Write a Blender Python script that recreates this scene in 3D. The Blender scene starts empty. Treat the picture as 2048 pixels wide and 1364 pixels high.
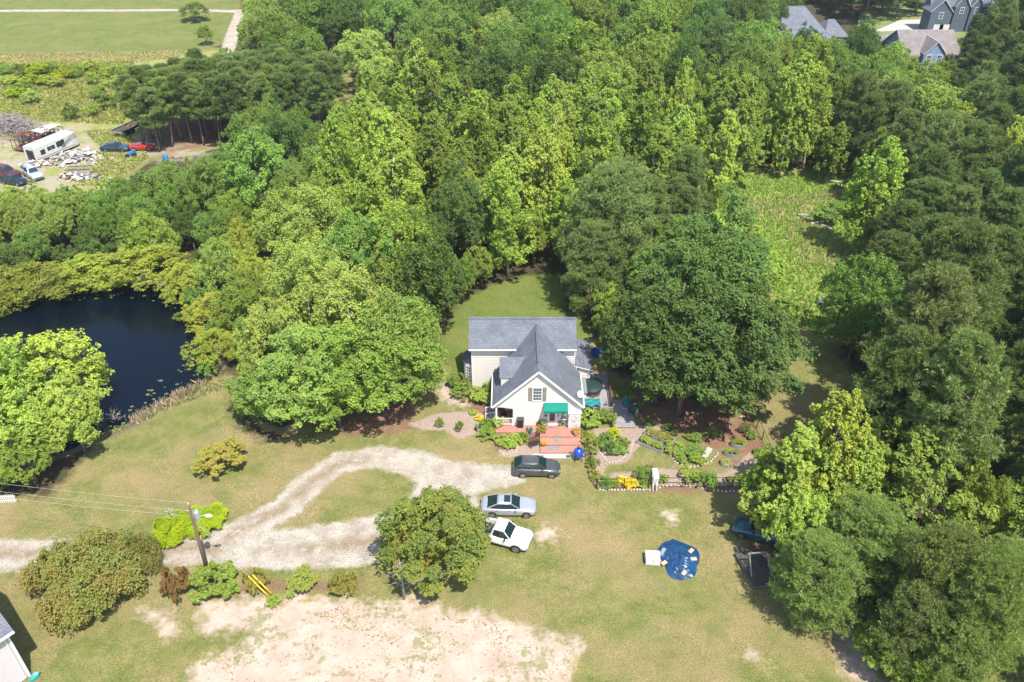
import bpy, bmesh, math, random
import numpy as np
from mathutils import Vector, Matrix

# ------------------------------------------------------------------ camera, light, exposure
F, TH, CAMH, CX, CY = 1620.0, math.radians(34.5), 53.0, 1024.0, 682.0
sc = bpy.context.scene
C = sc.collection
cam = bpy.data.cameras.new('camera'); camo = bpy.data.objects.new('camera', cam); C.objects.link(camo)
camo.location = (0, 0, CAMH); camo.rotation_euler = (math.pi/2 - TH, 0, 0)
cam.sensor_width = 36; cam.lens = F/2048*36; cam.clip_start = 0.5; cam.clip_end = 6000
sc.camera = camo
SUN_EL = math.radians(62); SH = Vector((-0.47, 0.88)).normalized()      # shadows run this way
world = bpy.data.worlds.new("World"); sc.world = world; world.use_nodes = True
wn = world.node_tree; bg = wn.nodes['Background']
sky = wn.nodes.new('ShaderNodeTexSky'); sky.sky_type = 'NISHITA'; sky.sun_disc = False
sky.sun_elevation = SUN_EL; sky.sun_rotation = math.atan2(-SH.x, -SH.y)
wn.links.new(sky.outputs[0], bg.inputs[0]); bg.inputs[1].default_value = 0.15
sl = bpy.data.lights.new('sun', 'SUN'); sl.energy = 4.4; sl.angle = math.radians(0.53); sl.color = (1, .955, .88)
so = bpy.data.objects.new('sun', sl); C.objects.link(so)
sd = Vector((-SH.x*math.cos(SUN_EL), -SH.y*math.cos(SUN_EL), math.sin(SUN_EL)))
so.rotation_euler = sd.to_track_quat('Z', 'Y').to_euler(); so.location = sd*200
sc.view_settings.view_transform = 'Standard'; sc.view_settings.look = 'None'
sc.view_settings.gamma = 1; sc.view_settings.use_curve_mapping = False
sc.view_settings.exposure = 0.8
sc.cycles.max_bounces = 6; sc.cycles.diffuse_bounces = 3; sc.cycles.transmission_bounces = 3

RNG = np.random.default_rng(7); rnd = random.Random(11)
s_, c_ = math.sin(TH), math.cos(TH)
def P(px, py, z=0.0):                    # where the sight line of a photo pixel meets height z
    u = (px-CX)/F; v = (py-CY)/F
    dy = c_-v*s_; dz = -s_-v*c_; t = (z-CAMH)/dz
    return (u*t, dy*t)
def Jp(x, y, z=0.0):
    z = z-CAMH; d = y*c_-z*s_; up = y*s_+z*c_
    return (CX+F*x/d, CY-F*up/d)
def FW(px, py, Y):                       # point on an upright plane facing the camera
    u = (px-CX)/F; v = (py-CY)/F
    dy = c_-v*s_; dz = -s_-v*c_; t = Y/dy
    return (u*t, CAMH+dz*t)

# ------------------------------------------------------------------ materials
def newmat(name):
    m = bpy.data.materials.new(name); m.use_nodes = True
    return m, m.node_tree, m.node_tree.nodes['Principled BSDF']
def N(nt, t, **kw):
    n = nt.nodes.new(t)
    for k, v in kw.items(): setattr(n, k, v)
    return n
def noise(nt, vec, scale, detail=3, rough=.55):
    n = N(nt, 'ShaderNodeTexNoise'); n.inputs['Scale'].default_value = scale
    n.inputs['Detail'].default_value = detail; n.inputs['Roughness'].default_value = rough
    if vec is not None: nt.links.new(vec, n.inputs['Vector'])
    return n.outputs['Fac']
def math_(nt, op, a, b=None, c=None, clamp=False):
    n = N(nt, 'ShaderNodeMath', operation=op, use_clamp=clamp)
    for i, q in enumerate((a, b, c)):
        if q is None: continue
        if isinstance(q, (int, float)): n.inputs[i].default_value = q
        else: nt.links.new(q, n.inputs[i])
    return n.outputs[0]
def mixc(nt, f, a, b, mode='MIX'):
    n = N(nt, 'ShaderNodeMix', data_type='RGBA', blend_type=mode, clamp_result=False)
    for i, q in ((0, f), (6, a), (7, b)):
        if isinstance(q, (int, float)): n.inputs[i].default_value = q
        elif isinstance(q, tuple): n.inputs[i].default_value = (*q, 1)[:4]
        else: nt.links.new(q, n.inputs[i])
    return n.outputs[2]
def ramp(nt, f, lo, hi):
    return math_(nt, 'MULTIPLY_ADD', f, 1/(hi-lo), -lo/(hi-lo), clamp=True)
def bump(nt, h, strength, dist, bsdf):
    b = N(nt, 'ShaderNodeBump'); b.inputs['Strength'].default_value = strength; b.inputs['Distance'].default_value = dist
    nt.links.new(h, b.inputs['Height']); nt.links.new(b.outputs[0], bsdf.inputs['Normal'])
MATS = {}
def mat(name, col, rough=.6, metal=0, var=.25, scale=3, fine=40, bmp=0, spec=.5, coat=0, dirt=None):
    if name in MATS: return MATS[name]
    m, nt, b = newmat(name)
    tc = N(nt, 'ShaderNodeTexCoord').outputs['Object']
    n1 = noise(nt, tc, scale, 4); n2 = noise(nt, tc, fine, 2)
    f = math_(nt, 'MULTIPLY_ADD', n1, .7, math_(nt, 'MULTIPLY', n2, .3))
    f = ramp(nt, f, .3, .7)
    c0 = tuple(x*(1-var) for x in col); c1 = tuple(min(1, x*(1+var)) for x in col)
    out = mixc(nt, f, c0, c1)
    if dirt: out = mixc(nt, ramp(nt, noise(nt, tc, scale*.7+.3, 5, .65), .52, .68), out, dirt)
    nt.links.new(out, b.inputs['Base Color'])
    b.inputs['Roughness'].default_value = rough; b.inputs['Metallic'].default_value = metal
    b.inputs['Specular IOR Level'].default_value = spec; b.inputs['Coat Weight'].default_value = coat
    b.inputs['Coat Roughness'].default_value = .06
    if bmp: bump(nt, n2, .5, bmp, b)
    MATS[name] = m; return m
def paint(name, col, metal=.0): return mat(name, col, .32, metal, .06, 1.2, 60, coat=.7)
glass = mat('car_glass', (.015, .03, .032), .05, 0, .2, spec=.8)
wglass = mat('window_glass', (.10, .13, .15), .08, 0, .5, 1.5, spec=.8)
rubber = mat('tyre_rubber', (.022, .022, .023), .85)
black = mat('black_plastic', (.02, .02, .022), .5)
chrome = mat('alloy', (.5, .5, .52), .3, .8, .1)
white = mat('white_trim', (.72, .71, .69), .5, 0, .05)
whitep = mat('weathered_white', (.62, .61, .57), .6, 0, .15, dirt=(.35, .33, .28))
bark = mat('bark', (.16, .12, .09), .9, 0, .4, 2, 14, .05)
pbark = mat('pine_bark', (.22, .15, .11), .9, 0, .4, 2, 14, .05)
palebark = mat('pale_bark', (.42, .38, .33), .9, 0, .3, 2, 14, .03)
greywood = mat('weathered_wood', (.30, .28, .27), .85, 0, .3, 1.5, 25, .01)
mulchm = mat('mulch', (.17, .085, .055), .95, 0, .5, 4, 25, .04)
soilm = mat('dark_soil', (.06, .04, .03), .95, 0, .4, 4, 25, .04)
galv = mat('galvanised_steel', (.45, .47, .48), .45, .6, .15, 4)
concrete = mat('concrete', (.42, .40, .37), .9, 0, .15, 2, 30, .01)

def leafmat(name, trans=.28, rough=.5, spec=.22, lo=.62, hi=1.42, warm=.3, accent=None):
    m, nt, b = newmat(name)
    oi = N(nt, 'ShaderNodeObjectInfo'); at = N(nt, 'ShaderNodeAttribute', attribute_name='tint')
    f = at.outputs['Fac']
    base = oi.outputs['Color']
    dark = mixc(nt, 1.0, base, (lo*.92, lo, lo*1.05), 'MULTIPLY')
    light = mixc(nt, 1.0, base, (hi*(1+warm*.5), hi, hi*(1-warm)), 'MULTIPLY')
    col = mixc(nt, f, dark, light)
    if accent: col = mixc(nt, math_(nt, 'MULTIPLY', ramp(nt, f, accent[3], accent[4]), accent[5]), col, accent[:3])
    hs = N(nt, 'ShaderNodeHueSaturation')
    nt.links.new(math_(nt, 'MULTIPLY_ADD', oi.outputs['Random'], .022, .492), hs.inputs['Hue'])
    nt.links.new(math_(nt, 'MULTIPLY_ADD', oi.outputs['Random'], .24, .88), hs.inputs['Value'])
    nt.links.new(col, hs.inputs['Color']); col = hs.outputs[0]
    nt.links.new(col, b.inputs['Base Color']); b.inputs['Roughness'].default_value = rough
    b.inputs['Specular IOR Level'].default_value = spec
    tr = N(nt, 'ShaderNodeBsdfTranslucent'); mx = N(nt, 'ShaderNodeMixShader'); mx.inputs[0].default_value = trans
    c2 = mixc(nt, 1.0, col, (1.25, 1.35, .6), 'MULTIPLY')
    nt.links.new(c2, tr.inputs[0]); nt.links.new(b.outputs[0], mx.inputs[1]); nt.links.new(tr.outputs[0], mx.inputs[2])
    nt.links.new(mx.outputs[0], nt.nodes['Material Output'].inputs[0])
    return m
LEAF = leafmat('leaves', .33); BRONZE = leafmat('bronze_leaves', .3, accent=(.28, .15, .07, .45, .85, .6)); MIXED = leafmat('mixed_leaves', .34, accent=(.40, .30, .06, .62, .9, .6)); NEEDLE = leafmat('needles', .28, .55, .3, .6, 1.45, .2)
FLOWER = leafmat('petals', .2, .6, .2, .85, 1.1, .05)

# ------------------------------------------------------------------ mesh helpers
def np_mesh(name, V, Fc, m=None, tint=None, smooth=False):
    me = bpy.data.meshes.new(name); k = Fc.shape[1]
    me.vertices.add(len(V)); me.vertices.foreach_set('co', V.astype(np.float32).ravel())
    me.loops.add(Fc.size); me.loops.foreach_set('vertex_index', Fc.astype(np.int32).ravel())
    me.polygons.add(len(Fc)); me.polygons.foreach_set('loop_start', np.arange(0, Fc.size, k, dtype=np.int32))
    me.polygons.foreach_set('loop_total', np.full(len(Fc), k, dtype=np.int32))
    if tint is not None:
        a = me.attributes.new('tint', 'FLOAT', 'FACE'); a.data.foreach_set('value', tint.astype(np.float32))
    me.polygons.foreach_set('use_smooth', np.full(len(Fc), smooth))
    if m: me.materials.append(m)
    me.update(); return me
class MB:
    def __init__(s): s.v = []; s.f = []; s.m = []; s.mats = []; s.sm = []
    def mi(s, m):
        if m not in s.mats: s.mats.append(m)
        return s.mats.index(m)
    def poly(s, pts, m, smooth=False):
        n = len(s.v); s.v += [tuple(p) for p in pts]; s.f.append(tuple(range(n, n+len(pts)))); s.m.append(s.mi(m)); s.sm.append(smooth)
    def box(s, c, d, m, rz=0, M=None, bev=0):
        hx, hy, hz = d[0]/2, d[1]/2, d[2]/2
        P8 = [(x, y, z) for z in (-hz, hz) for x, y in ((-hx, -hy), (hx, -hy), (hx, hy), (-hx, hy))]
        R = Matrix.Rotation(rz, 4, 'Z'); T = Matrix.Translation(c) @ R
        if M is not None: T = Matrix.Translation(c) @ M
        n = len(s.v); s.v += [tuple(T @ Vector(p)) for p in P8]
        for q in ((0, 3, 2, 1), (4, 5, 6, 7), (0, 1, 5, 4), (1, 2, 6, 5), (2, 3, 7, 6), (3, 0, 4, 7)):
            s.f.append(tuple(n+i for i in q)); s.m.append(s.mi(m)); s.sm.append(False)
    def bar(s, a, b, w, h, m):           # box between two points
        a, b = Vector(a), Vector(b); d = b-a; L = d.length
        if L < 1e-6: return
        x = d/L; up = Vector((0, 0, 1)) if abs(x.z) < .98 else Vector((0, 1, 0))
        y = up.cross(x).normalized(); z = x.cross(y)
        M = Matrix((x, y, z)).transposed().to_4x4()
        s.box((a+b)/2, (L, w, h), m, M=M)
    def tube(s, pts, rad, m, n=7, cap=True, smooth=True):
        rings = []
        for i, p in enumerate(pts):
            p = Vector(p); a = Vector(pts[max(0, i-1)]); b = Vector(pts[min(len(pts)-1, i+1)])
            d = (b-a).normalized(); up = Vector((0, 0, 1)) if abs(d.z) < .9 else Vector((1, 0, 0))
            x = up.cross(d).normalized(); y = d.cross(x); r = rad[i] if hasattr(rad, '__len__') else rad
            base = len(s.v)
            for k in range(n):
                t = 2*math.pi*k/n; s.v.append(tuple(p + (x*math.cos(t)+y*math.sin(t))*r))
            rings.append(base)
        for i in range(len(rings)-1):
            for k in range(n):
                a, b = rings[i]+k, rings[i]+(k+1) % n; c, d = rings[i+1]+(k+1) % n, rings[i+1]+k
                s.f.append((a, b, c, d)); s.m.append(s.mi(m)); s.sm.append(smooth)
        if cap:
            s.f.append(tuple(rings[-1]+k for k in range(n))); s.m.append(s.mi(m)); s.sm.append(False)
            s.f.append(tuple(rings[0]+n-1-k for k in range(n))); s.m.append(s.mi(m)); s.sm.append(False)
    def lathe(s, c, prof, m, n=16, sx=1, sy=1, smooth=True, rot=0):
        rings = []
        for r, z in prof:
            base = len(s.v)
            for k in range(n):
                t = 2*math.pi*k/n; x = math.cos(t)*r*sx; y = math.sin(t)*r*sy
                s.v.append((c[0]+x*math.cos(rot)-y*math.sin(rot), c[1]+x*math.sin(rot)+y*math.cos(rot), c[2]+z))
            rings.append(base)
        for i in range(len(rings)-1):
            for k in range(n):
                s.f.append((rings[i]+k, rings[i]+(k+1) % n, rings[i+1]+(k+1) % n, rings[i+1]+k)); s.m.append(s.mi(m)); s.sm.append(smooth)
        s.f.append(tuple(rings[-1]+k for k in range(n))); s.m.append(s.mi(m)); s.sm.append(False)
    def build(s, name, parent=None, bevel=0):
        me = bpy.data.meshes.new(name); me.from_pydata(s.v, [], s.f)
        for m in s.mats: me.materials.append(m)
        me.polygons.foreach_set('material_index', s.m); me.polygons.foreach_set('use_smooth', s.sm); me.update()
        o = bpy.data.objects.new(name, me); C.objects.link(o)
        if parent is not None: o.parent = parent
        if bevel:
            b = o.modifiers.new('bevel', 'BEVEL'); b.width = bevel; b.segments = 2; b.limit_method = 'ANGLE'
        return o
def tag(o, label=None, cat=None, group=None, kind=None):
    if label: o['label'] = label
    if cat: o['category'] = cat
    if group: o['group'] = group
    if kind: o['kind'] = kind
    return o
def thing(name, label, cat, loc=(0, 0, 0), rz=0, group=None):
    o = bpy.data.objects.new(name, None); C.objects.link(o); o.empty_display_size = .2
    o.location = loc; o.rotation_euler = (0, 0, rz); return tag(o, label, cat, group)
def link(name, me, parent=None, loc=(0, 0, 0)):
    o = bpy.data.objects.new(name, me); C.objects.link(o); o.location = loc
    if parent is not None: o.parent = parent
    return o
def copy_tree(o, parent=None):
    c = o.copy(); C.objects.link(c)
    if parent is not None: c.parent = parent
    for ch in list(o.children): copy_tree(ch, c)
    return c
def one(mb, name, label, cat, loc=(0, 0, 0), rz=0, group=None, bevel=0):
    o = mb.build(name, None, bevel); o.location = loc; o.rotation_euler = (0, 0, rz); return tag(o, label, cat, group)

# ------------------------------------------------------------------ ground regions (photo pixels on the ground)
def W(poly): return np.array([P(x, y) for x, y in poly])
POND = [(-400, 640), (-200, 590), (0, 580), (200, 560), (330, 565), (440, 600), (470, 650), (425, 730), (378, 768), (330, 792),
        (260, 838), (190, 866), (140, 890), (60, 915), (-100, 930), (-400, 900)]
def ribbon(pts, closed=False):
    L, R = [], []
    pw = [(*P(x, y), w) for x, y, w in pts]
    for i, (x, y, w) in enumerate(pw):
        a = pw[max(0, i-1)]; b = pw[min(len(pw)-1, i+1)]
        d = Vector((b[0]-a[0], b[1]-a[1])).normalized(); n = Vector((-d.y, d.x))*w/2
        L.append((x+n.x, y+n.y)); R.append((x-n.x, y-n.y))
    return np.array(L+R[::-1])
DR = [ribbon([(-700, 1112, 3.4), (-100, 1110, 3.4), (100, 1108, 3.3), (300, 1100, 3.3), (430, 1095, 3.8), (560, 1098, 4.4), (700, 1085, 5.2), (790, 1070, 5.4)]),
      ribbon([(400, 1092, 2.6), (500, 1055, 2.8), (570, 1015, 3.0), (620, 965, 3.1), (680, 925, 2.9), (760, 913, 3.0), (830, 928, 3.6), (890, 955, 4.6), (960, 955, 3.6), (1025, 950, 2.6), (1050, 950, 1.5)]),
      ribbon([(760, 1075, 5.0), (830, 1050, 5.5), (880, 1010, 6.0), (900, 960, 5.5)]), 
      ribbon([(880, 990, 3.5), (935, 1010, 2.6), (960, 1040, 2.0)])]
FARROAD = [ribbon([(-900, 20, 2.6), (0, 20, 2.6), (250, 22, 2.6), (400, 22, 2.6), (480, 24, 3.4), (560, 20, 3)]),
           ribbon([(487, 20, 4), (474, 50, 3.6), (462, 80, 3.4), (450, 120, 3)])]
SOIL = [W([(398, 1212), (430, 1200), (520, 1196), (560, 1208), (590, 1194), (700, 1198), (760, 1206), (820, 1200), (900, 1222), (960, 1226), (1030, 1246), (1100, 1266),
        (1165, 1288), (1150, 1310), (1130, 1364), (1110, 1440), (370, 1440), (380, 1364), (400, 1320), (450, 1300), (495, 1285), (500, 1262), (440, 1262), (405, 1262)]),
        W([(280, 1222), (330, 1222), (350, 1250), (345, 1275), (320, 1270), (315, 1245)]),
        W([(1680, 1250), (1730, 1290), (1750, 1364), (1700, 1364), (1680, 1310)]), W([(1500, 1306), (1512, 1306), (1515, 1316), (1500, 1318)]),
        W([(1330, 1022), (1352, 1025), (1350, 1045), (1335, 1045)]), W([(1070, 1060), (1110, 1058), (1115, 1078), (1075, 1082)]),
        W([(880, 760), (925, 800), (940, 810), (905, 812), (880, 790)])]
PATH = [W([(1185, 858), (1300, 850), (1335, 858), (1290, 882), (1268, 905), (1255, 925), (1215, 930), (1190, 915)]),   # ring round island bed
        W([(1192, 920), (1212, 928), (1205, 965), (1225, 945), (1290, 942), (1310, 936), (1400, 946), (1530, 950), (1530, 972), (1200, 972), (1190, 965)]),
        W([(1470, 935), (1500, 905), (1525, 925), (1530, 950), (1440, 950)]),
        W([(1030, 890), (1080, 890), (1080, 908), (1165, 908), (1165, 916), (1000, 913), (1000, 902)]),
        W([(815, 850), (880, 825), (955, 822), (975, 835), (965, 860), (925, 878), (908, 874), (890, 860), (850, 862)])]
MULCH = [W([(1160, 862), (1183, 862), (1200, 965), (1205, 985), (1180, 955), (1168, 900)]),
         W([(1205, 965), (1530, 965), (1525, 985), (1400, 985), (1205, 982)]),
         W([(1270, 780), (1330, 790), (1480, 820), (1500, 835), (1480, 870), (1440, 900), (1390, 880), (1320, 860), (1275, 850)]),
         W([(1195, 868), (1245, 858), (1262, 880), (1255, 905), (1225, 922), (1200, 905)]),
         W([(1430, 930), (1470, 870), (1485, 845), (1505, 850), (1535, 905), (1500, 935)]),
         W([(500, 780), (560, 835), (620, 855), (700, 872), (820, 868), (840, 800), (780, 700), (600, 700)]),
         W([(900, 760), (940, 745), (1000, 820), (998, 900), (985, 890), (945, 830), (915, 800)]),
         W([(990, 868), (1078, 866), (1078, 892), (1030, 890), (1010, 906), (992, 898)]),
         W([(480, 1165), (720, 1160), (720, 1178), (560, 1180), (480, 1182)]),
         W([(270, 300), (330, 305), (430, 290), (440, 275), (640, 250), (660, 190), (430, 180), (300, 250)]),
         W([(1690, 1130), (1760, 1200), (1720, 1290), (1640, 1240), (1560, 1180), (1500, 1110), (1480, 1080)])]
JUNK = [W([(-300, 250), (0, 235), (60, 260), (150, 250), (195, 262), (190, 300), (180, 350), (120, 385), (-300, 400)]),
        W([(280, 305), (420, 285), (430, 300), (330, 330)])]
MEADOW = [W([(-900, 60), (0, 112), (150, 115), (300, 105), (420, 100), (480, 110), (320, 250), (280, 320), (200, 385), (-900, 430)]),
          W([(1370, 420), (1450, 345), (1560, 340), (1760, 340), (1780, 560), (1720, 640), (1640, 690), (1560, 620), (1500, 520), (1420, 470)])]
# visible clearings: no tree may stand in or in front of them
CLEAR = [W_ for W_ in []]
CLR_PX = [
 [(-400, -300), (486, -300), (478, 30), (462, 84), (430, 92), (330, 118), (268, 150), (252, 200), (254, 262), (300, 312), (380, 300), (418, 292), (300, 322), (230, 352), (110, 372), (-400, 366)],
 [(292, 205), (340, 215), (425, 215), (428, 292), (300, 312)],
 [(640, 152), (700, 150), (705, 168), (700, 196), (655, 195)],
 [(888, 660), (925, 610), (960, 585), (1040, 556), (1110, 552), (1125, 575), (1118, 632), (1155, 632), (1184, 680), (1210, 740), (1270, 770), (1275, 848), (1290, 842), (1340, 828),
  (1385, 872), (1440, 868), (1470, 835), (1500, 832), (1545, 795), (1570, 760), (1590, 690), (1608, 620), (1634, 600), (1645, 640), (1665, 700), (1700, 755), (1755, 805), (1650, 850), (1560, 905), (1524, 925), (1514, 985),
  (1482, 1030), (1480, 1100), (1500, 1165), (1570, 1170), (1600, 1250), (1705, 1262), (1740, 1364), (1740, 1700), (-600, 1700), (-600, 1000), (100, 1000), (215, 880), (-600, 900), (-600, 600),
  (0, 602), (200, 592), (330, 590), (335, 640), (390, 655), (362, 700), (375, 760), (450, 752), (472, 765), (446, 800), (470, 865), (540, 893), (620, 874), (700, 884), (830, 884), (872, 802), (896, 745)],
 [(1424, 412), (1492, 372), (1560, 364), (1718, 364), (1716, 470), (1730, 520), (1690, 560), (1640, 590), (1610, 560), (1575, 500), (1500, 440)],
 [(1600, 14), (1640, 12), (1690, 40), (1690, 72), (1640, 66)],
 [(1750, 62), (1800, 40), (1862, 40), (1866, 8), (1920, -20), (1985, -20), (1982, 18), (1940, 40), (1926, 62), (1916, 100), (1896, 118), (1850, 118), (1838, 90), (1770, 84)]]
def inpoly(x, y, poly):
    r = False; j = len(poly)-1
    for i in range(len(poly)):
        xi, yi = poly[i]; xj, yj = poly[j]
        if (yi > y) != (yj > y) and x < (xj-xi)*(y-yi)/(yj-yi)+xi: r = not r
        j = i
    return r
def sdist(pts, poly):                    # signed distance, + inside, vectorised
    poly = np.asarray(poly, float); x, y = pts[:, 0], pts[:, 1]
    lo = poly.min(0)-8; hi = poly.max(0)+8
    out = np.full(len(pts), -8.0)
    sel = np.where((x > lo[0]) & (x < hi[0]) & (y > lo[1]) & (y < hi[1]))[0]
    if not len(sel): return out
    X, Y = x[sel], y[sel]; d = np.full(len(sel), 1e9); ins = np.zeros(len(sel), bool); n = len(poly)
    for i in range(n):
        a = poly[i-1]; b = poly[i]; e = b-a; w0 = X-a[0]; w1 = Y-a[1]
        t = np.clip((w0*e[0]+w1*e[1])/(e@e+1e-12), 0, 1)
        d = np.minimum(d, (w0-t*e[0])**2+(w1-t*e[1])**2)
        c = ((a[1] > Y) != (b[1] > Y)); den = (b[1]-a[1]) or 1e-9
        ins ^= c & (X < (b[0]-a[0])*(Y-a[1])/den+a[0])
    out[sel] = np.clip(np.sqrt(d)*np.where(ins, 1, -1), -8, 8); return out
def sdm(pts, polys):
    r = np.full(len(pts), -8.0)
    for q in polys: r = np.maximum(r, sdist(pts, q))
    return r
PONDW = W(POND)
def gz_np(pts):
    d = sdist(pts, PONDW)
    t = np.clip((d+2.2)/6.0, 0, 1); z = -1.9*t*t*(3-2*t)
    X, Y = pts[:, 0], pts[:, 1]
    k = np.clip((Y-150)/60, 0, 1)
    return z + .05*np.sin(X*.21+1)*np.sin(Y*.17) + .03*np.sin(X*.6+Y*.43) + k*.25*np.sin(X*.05)*np.sin(Y*.06)
def gz(x, y): return float(gz_np(np.array([[x, y]]))[0])
WATER_Z = -0.55

# ground colours ------------------------------------------------------------------
def ground_material():
    m, nt, b = newmat('ground_cover')
    g = N(nt, 'ShaderNodeNewGeometry').outputs['Position']
    att = lambda n: N(nt, 'ShaderNodeAttribute', attribute_name=n).outputs['Fac']
    f1 = noise(nt, g, 9, 4, .85); f2 = noise(nt, g, 2.6, 4, .6); f3 = noise(nt, g, .55, 5, .62); f4 = noise(nt, g, .12, 4, .6); f5 = noise(nt, g, .9, 5, .7)
    ff = ramp(nt, f1, .36, .64)
    lawn = mixc(nt, ramp(nt, f3, .36, .62), (.140, .162, .042), (.235, .215, .08))
    lawn = mixc(nt, ramp(nt, f4, .44, .64), lawn, (.295, .228, .115))
    lawn = mixc(nt, math_(nt, 'MULTIPLY', ramp(nt, f5, .60, .74), .7), lawn, (.33, .225, .125))
    lawn = mixc(nt, math_(nt, 'MULTIPLY', ramp(nt, noise(nt, g, .33, 4, .6), .58, .72), .55), lawn, (.12, .165, .04))
    # greener behind the house (north)
    lawn = mixc(nt, math_(nt, 'MULTIPLY', att('lush'), .7), lawn, mixc(nt, f3, (.075, .135, .022), (.14, .19, .035)))
    lawn = mixc(nt, 1.0, lawn, mixc(nt, ff, (.50, .53, .48), (1.46, 1.42, 1.40)), 'MULTIPLY')
    lawn = mixc(nt, math_(nt, 'MULTIPLY', ramp(nt, f2, .35, .7), .4), lawn, mixc(nt, 1.0, lawn, (.72, .78, .7), 'MULTIPLY'))
    def msk(name, amp, soft, nz=None):
        nz = nz or f5
        return math_(nt, 'MULTIPLY_ADD', math_(nt, 'MULTIPLY_ADD', math_(nt, 'SUBTRACT', nz, .5), amp, att(name)), 1/soft, .5, clamp=True)
    mead = mixc(nt, ramp(nt, noise(nt, g, .3, 5, .65), .40, .62), (.20, .26, .055), (.34, .28, .13))
    mead = mixc(nt, ramp(nt, noise(nt, g, 1.3, 4, .7), .55, .7), mead, (.33, .25, .16))
    mead = mixc(nt, 1.0, mead, mixc(nt, ff, (.6, .6, .6), (1.35, 1.35, 1.3)), 'MULTIPLY')
    col = mixc(nt, msk('meadow', 6, 2), lawn, mead)
    forest = mixc(nt, f2, (.05, .04, .025), (.10, .075, .04))
    forest = mixc(nt, ramp(nt, f3, .5, .62), forest, (.06, .085, .02))
    col = mixc(nt, msk('forest', 4, 1.2), col, forest)
    mul = mixc(nt, ff, (.12, .066, .042), (.31, .18, .12))
    mul = mixc(nt, math_(nt, 'MULTIPLY', ramp(nt, f3, .5, .6), .55), mul, lawn)
    col = mixc(nt, msk('mulch', 1.6, .6), col, mul)
    junk = mixc(nt, ff, (.24, .20, .15), (.46, .40, .33))
    col = mixc(nt, math_(nt, 'MULTIPLY', math_(nt, 'MULTIPLY', msk('junk', 9, 2.5, noise(nt, g, .45, 5, .65)), ramp(nt, noise(nt, g, .28, 5, .7), .44, .54)), .85), col, junk)
    pth = mixc(nt, ff, (.22, .155, .12), (.46, .36, .29))
    col = mixc(nt, msk('path', .9, .3), col, pth)
    soil = mixc(nt, ramp(nt, f3, .35, .65), (.46, .34, .262), (.585, .465, .375))
    soil = mixc(nt, math_(nt, 'MULTIPLY', ramp(nt, f1, .46, .60), .5), soil, (.34, .25, .18))
    weed = ramp(nt, math_(nt, 'MULTIPLY_ADD', noise(nt, g, .22, 3), .5, math_(nt, 'MULTIPLY', noise(nt, g, 1.6, 5, .75), .75)), .66, .72)
    soil = mixc(nt, math_(nt, 'MULTIPLY', weed, .8), soil, mixc(nt, f2, (.16, .19, .06), (.30, .27, .14)))
    col = mixc(nt, msk('soil', 4.2, 1.1), col, soil)
    gr = mixc(nt, ff, (.27, .235, .19), (.60, .54, .455))
    gr = mixc(nt, math_(nt, 'MULTIPLY', ramp(nt, noise(nt, g, .55, 5, .7), .42, .62), .8), gr, mixc(nt, ff, (.19, .145, .105), (.40, .33, .26)))
    gr = mixc(nt, math_(nt, 'MULTIPLY', att('rut'), ramp(nt, f5, .34, .54)), gr, mixc(nt, ff, (.17, .12, .07), (.36, .29, .19)))
    col = mixc(nt, msk('gravel', 1.5, .5), col, gr)
    mud = mixc(nt, ff, (.10, .07, .05), (.27, .22, .17))
    col = mixc(nt, msk('shore', 1.2, .4), col, mud)
    nt.links.new(col, b.inputs['Base Color']); b.inputs['Roughness'].default_value = .95; b.inputs['Specular IOR Level'].default_value = .15
    bump(nt, math_(nt, 'MULTIPLY_ADD', f2, .6, f1), .9, .09, b)
    return m
GROUND = ground_material()
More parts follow.
